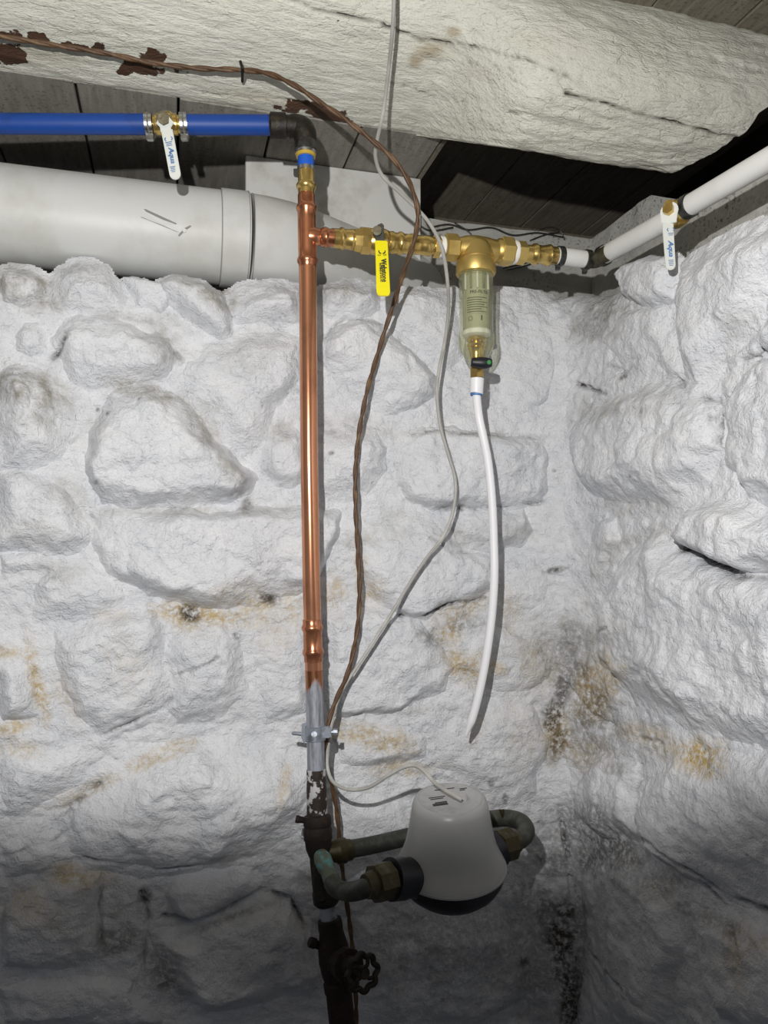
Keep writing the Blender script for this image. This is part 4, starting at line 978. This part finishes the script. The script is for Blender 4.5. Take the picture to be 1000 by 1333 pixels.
# drain hose below the filter
hp = [(620.3, 505, fc), (621, 520, fc), (624, 545, fc - .002), (630.5, 575, fc), (636, 605, fc + .003), (640.5, 650, fc + .006), (642.8, 700, fc + .008), (643.6, 750, fc + .008), (640.5, 800, fc + .010), (634, 850, fc + .012), (625.5, 895, fc + .014), (616, 932, fc + .016), (607, 957, fc + .018)]
H_ = spline([Pc(*q) for q in hp], 8)
nH = len(H_)
hr = np.full(nH, .0052); hr[-7:] = np.linspace(.0052, .0016, 7)
hose = sweep('drain_hose', H_, hr, M['white'], None, 20)
tag(hose, 'thin white plastic hose hanging down from the filter outlet', 'hose')

# ------------------------------------------------------------------ brass tail and white pipes on the right
bt = empty('brass_tailpiece', Pc(700, bx(700), bc(700)))
tag(bt, 'ribbed brass tailpiece between filter and white pipe', 'pipe fitting')
sweep_px('thread_tape', [b_(666, 12), b_(667, 14.4), b_(669.5, 15), b_(672, 14.4), b_(673, 12)], M['tape'], bt)
sweep_px('hex', [b_(671, 12), b_(671.3, 14.6), b_(683, 14.6), b_(683.3, 12)], M['brass_matt'], bt, 6, sharp=20, phase=.4)
sweep_px('ribbed_tail', [b_(682, 11), b_(690, 11), b_(692, 11.4), b_(694.5, 13.4), b_(697, 13.6), b_(699, 12), b_(705, 11.4), b_(711, 12.4), b_(713.5, 13.6), b_(716, 13), b_(718, 11.4), b_(723, 11.2), b_(726, 10.6)], M['brass'], bt)
def ring(name, x, parent, w=3.4, r=12.6):
    o = sweep_px(name, [b_(x - w, r - 1.6), b_(x - w + .3, r), b_(x + w - .3, r), b_(x + w, r - 1.6)], M['steel_dark'], parent)
    a = b_(x, 0)
    prism('pinch_ear', [Pc(x + q, a[1] + 11 + e, a[3] - .003) for q, e in ((-5, 0), (1, 0), (1, 6), (-5, 6))], FWD, .006, M['steel_dark'], o, .0006)
    return o
wp = sweep_px('white_pipe', [b_(724, 11.0), b_(740, 11.0), b_(764, 11.0)], M['white_pex'])
tag(wp, 'short white plastic pipe between brass tailpiece and corner elbow', 'pipe')
ring('crimp_ring', 729, wp); ring('crimp_ring', 764, wp)
pel = Pc(772, 340, yc(772, .88))
ce2 = sweep('elbow_fitting', spline([Pc(762, 338.4, yc(762, .88)), Pc(769, 339.4, yc(769, .88)), pel + .004 * RIGHT - .004 * FWD, Pc(782, 334.5, yc(772, .88) - .022), Pc(790, 329.5, yc(772, .88) - .036)], 5), .0095, M['bronze'], None, 20)
tag(ce2, 'dull elbow fitting at the wall corner between two white pipes', 'pipe fitting')
def rp(x, y, X): return P(x, y, X=X)
A0, A1 = rp(782, 335, .523), rp(874, 284, .535)
B0, B1 = rp(892, 271, .537), rp(1010, 202.5, .548)
B2 = B1 + (B1 - B0) * 1.4
w1 = sweep('white_pipe', [A0, (A0 + A1) / 2, A1], .0113, M['white_pex'], None, 28)
tag(w1, 'white plastic pipe from corner elbow up to right hand valve', 'pipe')
w2 = sweep('white_pipe', [B0, B1, B2], .0115, M['white_pex'], None, 28)
tag(w2, 'white plastic pipe leaving the right hand valve towards the viewer', 'pipe')
dA = (A1 - A0) / np.linalg.norm(A1 - A0); dB = (B1 - B0) / np.linalg.norm(B1 - B0)
sweep('crimp_ring', [A0 + dA * .002, A0 + dA * .003, A0 + dA * .010, A0 + dA * .011], [.0108, .0128, .0128, .0108], M['steel_dark'], w1, 28)
cr_ = sweep('crimp_ring', [B0 + dB * .000, B0 + dB * .001, B0 + dB * .009, B0 + dB * .010], [.0110, .0130, .0130, .0110], M['steel_dark'], w2, 28)
rv = empty('shut_off_valve', A1)
tag(rv, 'brass shut-off valve with white lever against the right wall', 'valve')
L_ = np.linalg.norm(B0 - A1)
vb = [A1 + (B0 - A1) * t for t in (-.15, -.05, 0, .15, .3, .5, .7, .72, .85, 1.0, 1.12)]
sweep('body', vb, [.0095, .0095, .0130, .0142, .0150, .0150, .0142, .0118, .0128, .0128, .0095], M['brass'], rv, 24)
vc = vb[4]
# stem and lever towards the room
rd = -RIGHT * .55 - FWD * .80 + UP * .05; rd /= np.linalg.norm(rd)
cv = cdepth(vc)
hubp = vc + rd * .024 - UP * .006
sweep('packing_nut', [vc + rd * .010, vc + rd * .021], .0085, M['brass'], rv, 6, sharp=20)
sweep('stem', [vc + rd * .018, vc + rd * .031], .0040, M['brass'], rv, 14)
u1 = np.cross(UP, rd); u1 /= np.linalg.norm(u1); u2 = np.cross(rd, u1)
hubpts = [hubp + .0095 * (math.cos(t) * u1 + math.sin(t) * u2) for t in np.linspace(-.4, math.pi + .4, 12)] + [hubp - .0075 * u1 - .014 * u2, hubp + .0075 * u1 - .014 * u2]
prism('lever_hub', hubpts, rd, .0026, M['lever_white'], rv)
sweep('handle_nut', [hubp + rd * .002, hubp + rd * .009], .0060, M['brass'], rv, 6, sharp=20)
px_h, py_h = project((hubp - .012 * u2)[None]); xh, yh = float(px_h[0]), float(py_h[0]); chb = cdepth(hubp)
bl = lever_plate('lever', stadium(xh - 2, yh - 1, 874, 351, 7.2, 6.4), chb - .002, chb - .012, M['lever_white'], rv)
dn = (874 - xh + 2, 351 - yh)
lever_text(bl, 'Aqua', xh + (874 - xh) * .56, yh + (351 - yh) * .56, chb - .0085, 9.2, M['print_blue'], dn, .00012, .25, .0010, 1.1)
lever_text(bl, '‹  ›', xh + 1, yh + 9, chb - .0035, 9, M['print_blue'], (dn[1], -dn[0]), .0001, 0, .0010)
strokes(bl, xh + 1.5, yh + 14, chb - .0045, (dn[1], -dn[0]), 2, 7, 2.2)
strokes(bl, xh + (874 - xh) * .80, yh + (351 - yh) * .80, chb - .0105, (dn[1], -dn[0]), 4, 7, 2.2)

# ------------------------------------------------------------------ lower iron riser, water meter, gate valve
lo_ = empty('iron_riser', Pc(rx(1333), 1345, rc(1333)))
tag(lo_, 'rusty iron pipe and union below the silver pipe', 'pipe')
sweep_px('chipped_nipple', [rr_(1001, 11.5), rr_(1001.5, 12.3), rr_(1008, 12.6), rr_(1014, 12.2), rr_(1020, 12.8), rr_(1027, 13), rr_(1042, 13.2), rr_(1058, 13.6), rr_(1066, 14)], M['chip'], lo_)
sweep_px('union', [rr_(1060, 14), rr_(1062, 17), rr_(1066, 18), rr_(1074, 18.4), rr_(1076, 17.4), rr_(1080, 18.8), rr_(1092, 18.6), rr_(1094, 17.4), rr_(1104, 16.6), rr_(1112, 14.5), rr_(1116, 13)], M['rust'], lo_)
sweep_px('bleed_stub', [(397, 1068, 4, rc(1068)), (391, 1067, 4.4, rc(1068) - .003), (388, 1066.5, 5.2, rc(1068) - .004), (385, 1066, 4.6, rc(1068) - .004)], M['rust'], lo_, 12)
sweep_px('tee_body', [rr_(1110, 13), rr_(1120, 14), rr_(1140, 15), rr_(1158, 15.6), rr_(1160, 17), rr_(1174, 17), rr_(1178, 14), rr_(1180, 11)], M['iron'], lo_)
sweep_px('pale_nipple', [rr_(1177, 10.6), rr_(1188, 10.8), rr_(1200, 10.8)], M['silver'], lo_)
sweep_px('tail_pipe', [rr_(1282, 16), (rx(1300), 1300, 17, rc(1300)), (rx(1345), 1345, 17, rc(1345)), (rx(1345) + 9, 1420, 17, rc(1345)), (rx(1345) + 16, 1500, 17, rc(1345))], M['rust'], lo_)
base_p = Pc(rx(1345) + 16, 1500, rc(1345))
sweep('buried_pipe', [base_p + np.array([0, 0, .005]), np.array([base_p[0] + .004, base_p[1], 0.0])], .0145, M['rust'], lo_)

gv = empty('gate_valve', Pc(rx(1290), 1290, rc(1290)))
tag(gv, 'blackened gate valve with round handwheel at the bottom of the riser', 'valve')
gb = sweep_px('body', [rr_(1196, 12), rr_(1197, 15.5), rr_(1206, 16.2), rr_(1212, 15.6), rr_(1220, 17), rr_(1234, 20), rr_(1250, 21), rr_(1266, 19), rr_(1276, 17), rr_(1278, 18.6), rr_(1290, 18.4), rr_(1291, 14)], M['rust'], gv)
sweep_px('drain_plug', [(418, 1232, 5, rc(1230)), (411, 1229, 5.4, rc(1230) - .004), (410, 1228.6, 6.8, rc(1230) - .004), (403, 1226, 6.6, rc(1230) - .006)], M['rust'], gv, 8, sharp=25)
wc = Pc(472, 1266, rc(1250) - .058)
g0 = Pc(440, 1251, rc(1250) - .006)
ax_ = (wc - g0) / np.linalg.norm(wc - g0)
sweep('bonnet', [g0, g0 + ax_ * .016, g0 + ax_ * .017, g0 + ax_ * .030, g0 + ax_ * .031, g0 + ax_ * .040], [.016, .0145, .018, .018, .0115, .0100], M['rust'], gv, 10, sharp=25)
sweep('stem', [g0 + ax_ * .036, wc + ax_ * .006], .0045, M['iron'], gv, 12)
e1 = np.cross(ax_, UP); e1 /= np.linalg.norm(e1); e2 = np.cross(e1, ax_)
nW = 72
t_ = np.linspace(0, 2 * math.pi, nW + 1)
rimr = .0170 + .0016 * np.cos(8 * t_)
rim = wc + rimr[:, None] * (np.cos(t_)[:, None] * e1 + np.sin(t_)[:, None] * e2)
wh = sweep('handwheel', rim, .0032, M['iron'], gv, 10, caps=False)
sweep('hub', [wc - ax_ * .005, wc + ax_ * .005], .0062, M['iron'], wh, 14)
for i in range(4):
    a = i * math.pi / 2 + .5
    e = math.cos(a) * e1 + math.sin(a) * e2; f2 = -math.sin(a) * e1 + math.cos(a) * e2
    sweep('spoke', spline([wc + e * .004, wc + e * .009 + f2 * .003, wc + e * .0162], 5), .0022, M['iron'], wh, 8)

# water meter
mc = .825
mctr = Pc(587, 1125, mc)                       # on the flow axis
pl, pr = Pc(487, 1151, .768), Pc(664, 1098, .872)
flow = (pr - pl) / np.linalg.norm(pr - pl)
lean = math.radians(10)
mup = math.cos(lean) * UP - math.sin(lean) * (math.cos(.15) * FWD + math.sin(.15) * RIGHT)
mup /= np.linalg.norm(mup)
wm = empty('water_meter', mctr - .05 * UP)
tag(wm, 'water meter with grey domed plastic cap and black body', 'water meter')
mb = mctr - .004 * mup
def m_(h): return mb + mup * h
NB = 12
sweep('cap', [m_(h) for h in (.0030, .0040, .0065, .011, .018, .026, .037, .050, .063, .072, .0785, .0800)], [.0575, .0590, .0582, .0560, .0525, .0494, .0465, .0440, .0418, .0404, .0380, .0350], M['cap'], wm, 64, sharp=50)
sweep('cap_rim', [m_(h) for h in (.0008, .0012, .0035, .0040)], [.0580, .0596, .0596, .0580], M['cap'], wm, 64)
rg = sweep('register_face', [m_(.0795), m_(.0806)], [.0335, .0330], M['register'], wm, 48)
sweep('body', [m_(h) for h in (.002, .001, -.010, -.020, -.029, -.036, -.040)], [.0560, .0582, .0560, .0500, .0400, .0270, .0090], M['black'], wm, 48)
# print on the register
rxd = RIGHT - np.dot(RIGHT, mup) * mup; rxd /= np.linalg.norm(rxd); ryd = np.cross(mup, rxd)
ca, sa = math.cos(.22), math.sin(.22)
rxd, ryd = ca * rxd + sa * ryd, -sa * rxd + ca * ryd
for dx, dy, w_ in ((-.013, .005, .018), (-.014, .0015, .014), (-.012, -.0065, .013), (.020, .016, .008), (.018, .013, .006), (.0, .020, .022)):
    prism('print_stroke', [m_(.0806) + rxd * (dx + q * w_ / 2) + ryd * (dy + e * .0007) for q, e in ((-1, -1), (1, -1), (1, 1), (-1, 1))], mup, .0003, M['black_print'], rg, 0)
prism('counter_window', [m_(.0806) + rxd * a + ryd * b for a, b in ((-.022, -.013), (-.006, -.013), (-.006, -.0085), (-.022, -.0085))], mup, .0006, M['steel_dark'], rg, .0002)
sweep('cable_gland', [m_(.0800) + rxd * .013 - ryd * .004, m_(.0835) + rxd * .012 - ryd * .004], [.0060, .0045], M['register'], rg, 16)
for s_, q in ((-1, pl), (1, pr)):
    d = s_ * flow
    b0 = mctr - .012 * mup
    tip = q - d * .020
    stepd = (tip - b0)
    sweep('port_collar', [b0 + stepd * .45, b0 + stepd * .80, b0 + stepd * .81, b0 + stepd * 1.0], [.0220, .0195, .0212, .0212], M['black'], wm, 28)
    sweep('union_nut', [tip - d * .001, tip, tip + d * .020, tip + d * .021], [.0150, .0188, .0188, .0150], M['bronze'], wm, 8, sharp=25)
    sweep('swivel', [tip + d * .018, tip + d * .030], [.0150, .0118], M['bronze'], wm, 20)

# pipes from riser to meter: front branch and the loop behind
fb = empty('meter_branch', Pc(440, 1170, .83))
tag(fb, 'front branch pipe with green crusted union feeding the meter', 'pipe')
ct = rc(1120)
sweep_px('green_union', [(417, 1112, 9, ct - .010), (420, 1118, 11.5, ct - .016), (425, 1130, 11.5, ct - .028), (427, 1134, 10, ct - .031), (430, 1142, 10.6, ct - .038), (434, 1152, 10.6, ct - .048)], M['verdigris'], fb, 18)
fp = spline([Pc(432, 1148, ct - .044), Pc(438, 1156, ct - .054), Pc(448, 1160, ct - .066), Pc(462, 1160, .780), pl - flow * .005 - UP * .001 + FWD * .0, pl + flow * .012], 7)
sweep('bent_pipe', fp, .0098, M['oldpipe'], fb, 20)
sweep_px('tee_arm', [(424, 1168, 9, ct - .006), (418, 1166, 11, ct - .016), (417, 1150, 9.5, ct - .012), (416, 1128, 9, ct - .008)], M['iron'], fb, 12)
bb = empty('meter_loop', Pc(640, 1090, .93))
tag(bb, 'dull grey-green pipe passing behind the meter and looping back', 'pipe')
sweep_px('socket', [(426, 1110, 11, ct + .004), (438, 1108, 14.5, ct + .008), (440, 1108, 16, ct + .008), (449, 1107, 16, ct + .012), (450, 1107, 14, ct + .012), (456, 1106, 13.4, ct + .015)], M['bronze'], bb, 20)
lp = spline([Pc(445, 1107, ct + .010), Pc(480, 1101, ct + .024), Pc(520, 1092, ct + .038), Pc(580, 1078, ct + .050), Pc(635, 1067, .945), Pc(660, 1065, .938), Pc(678, 1070, .920), Pc(685, 1081, .898), Pc(680, 1091, .884), pr + flow * .004, pr - flow * .014], 7)
sweep('loop_pipe', lp, .0103, M['oldpipe'], bb, 20)
sweep('paint_drip', [Pc(653, 1053.5, .925), Pc(653.5, 1057, .924), Pc(654, 1064, .9255)], [.0032, .0026, .0008], M['bronze'], bb, 10)

# ------------------------------------------------------------------ cables
def twisted(name, pts, r, pitch, mat):
    S = spline(pts, 26)
    seg = np.linalg.norm(np.diff(S, axis=0), axis=1); L = np.concatenate([[0], np.cumsum(seg)])
    n = int(L[-1] / .0022)
    tt = np.linspace(0, L[-1], n)
    C = np.stack([np.interp(tt, L, S[:, i]) for i in range(3)], -1)
    T, N, B = frames(C)
    V = []; F = []
    for k in range(2):
        ph = 2 * math.pi * tt / pitch + k * math.pi
        Ck = C + r * .42 * (np.cos(ph)[:, None] * N + np.sin(ph)[:, None] * B)
        v, f = sweep_vf(Ck, r * .84, 8, True, sum(len(a) for a in V))
        V.append(v); F += f
    return mesh_obj(name, np.vstack(V), F, mat)
def at(pts): return [Pc(x, y, c) for x, y, c in pts]
Yc = lambda x, Y: yc(x, min(Y, .916))
brown = [(-60, 35, Yc(-60, .885)), (0, 47, Yc(0, .888)), (60, 57, Yc(60, .890)), (130, 68, Yc(130, .888)), (200, 82, Yc(200, .892)), (260, 89, Yc(260, .888)), (313, 91, Yc(313, .878)), (350, 96, Yc(350, .865)), (385, 112, Yc(385, .855)), (415, 132, Yc(415, .85)),
         (445, 152, Yc(445, .845)), (480, 179, Yc(480, .842)), (508, 203, Yc(508, .84)), (530, 232, Yc(530, .84)), (541, 260, Yc(541, .838)), (544, 285, Yc(544, .845)), (539, 315, Yc(539, .85)), (527, 350, Yc(527, .87)), (511, 400, Yc(511, .90)), (495, 450, Yc(495, .915)),
         (479, 505, Yc(479, .925)), (468, 560, Yc(468, .932)), (463, 610, Yc(463, .936)), (463, 660, Yc(463, .938)), (466, 720, Yc(466, .938)), (468, 770, Yc(468, .938)), (465, 820, Yc(465, .935)), (454, 872, Yc(454, .92)), (436, 915, Yc(436, .902)), (427.5, 942, Yc(427, .895)),
         (424.5, 972, Yc(424, .898)), (428, 1005, Yc(428, .91)), (435, 1035, Yc(435, .922)), (440, 1070, Yc(440, .93)), (443, 1105, Yc(443, .935)), (448, 1150, Yc(448, .935)), (455, 1200, Yc(455, .93)), (460, 1245, Yc(460, .925)), (463, 1290, Yc(463, .92)), (464, 1345, Yc(464, .92)), (465, 1450, Yc(465, .92))]
bcable = twisted('cable', at(brown), .0025, .055, M['cable_brown'])
tag(bcable, 'brown twisted cable running under the beam and down beside the riser', 'cable')
stp = sweep('cable_staple', spline([Pc(313, 80, Yc(313, .868)), Pc(314.5, 86, Yc(313, .866)), Pc(315.5, 92, Yc(313, .870)), Pc(315.5, 106, Yc(313, .905))], 5), .0016, M['rust'], None, 10)
tag(stp, 'small rusty staple holding the brown cable to the beam', 'staple')
grey = [(514, -60, Yc(514, .755)), (513, 0, Yc(513, .765)), (511, 40, Yc(511, .785)), (506, 90, Yc(506, .825)), (499, 145, Yc(499, .87)), (491, 183, Yc(491, .865)), (489, 205, Yc(489, .855)), (498, 229, Yc(498, .84)), (522, 252, Yc(522, .848)), (547, 276, Yc(547, .855)), (562, 295, Yc(562, .858)), (575, 322, Yc(575, .855)), (582, 360, Yc(582, .87)),
        (584, 400, Yc(584, .90)), (580, 440, Yc(580, .915)), (572, 480, Yc(572, .925)), (569, 510, Yc(569, .93)), (573, 552, Yc(573, .936)), (584, 592, Yc(584, .94)), (592, 620, Yc(592, .945)), (593, 645, Yc(593, .945)), (588, 673, Yc(588, .945)), (576, 700, Yc(576, .945)), (558, 723, Yc(558, .945)), (538, 752, Yc(538, .945)), (512, 795, Yc(512, .943)), (488, 833, Yc(488, .938)), (465, 868, Yc(465, .928)), (450, 890, Yc(450, .918)),
        (438, 916, Yc(438, .905)), (431, 945, Yc(431, .897)), (426, 985, Yc(426, .896)), (428, 1006, Yc(428, .89)), (436, 1020, Yc(436, .88)), (455, 1028, .888), (480, 1025, .882), (503, 1011, .872), (525, 999, .862), (541, 997, .852), (553, 1005, .838), (566, 1019, .822), (580, 1029, .806), (594, 1037, .795), (601, 1041, .793)]
gS = spline(at(grey), 10)
gcable = sweep('cable', gS, .0022, M['cable_grey'], None, 10)
tag(gcable, 'thin off-white cable hanging from the beam to the meter cap', 'cable')

# dusty threads on the back sill
cwV, cwF = [], []
for pts in ([(560, 296), (585, 292), (610, 299), (640, 296), (668, 306), (700, 303), (735, 309)], [(700, 300), (718, 296), (730, 301), (735, 312)], [(690, 313), (712, 305), (728, 303)], [(660, 352), (690, 344), (712, 334)], [(655, 349), (684, 342), (700, 336)], [(592, 290), (612, 303), (615, 316)], [(540, 288), (560, 300), (590, 296)]):
    Sp = spline([P(x, y, Y=1.079) for x, y in pts], 6)
    v_, f_w = sweep_vf(Sp, .0011, 5, True, sum(len(q) for q in cwV))
    cwV.append(v_); cwF += f_w
cw = mesh_obj('cobweb', np.vstack(cwV), cwF, M['steel_dark'])
tag(cw, 'dark dusty cobweb threads clinging to the back sill', 'cobweb', kind='stuff')
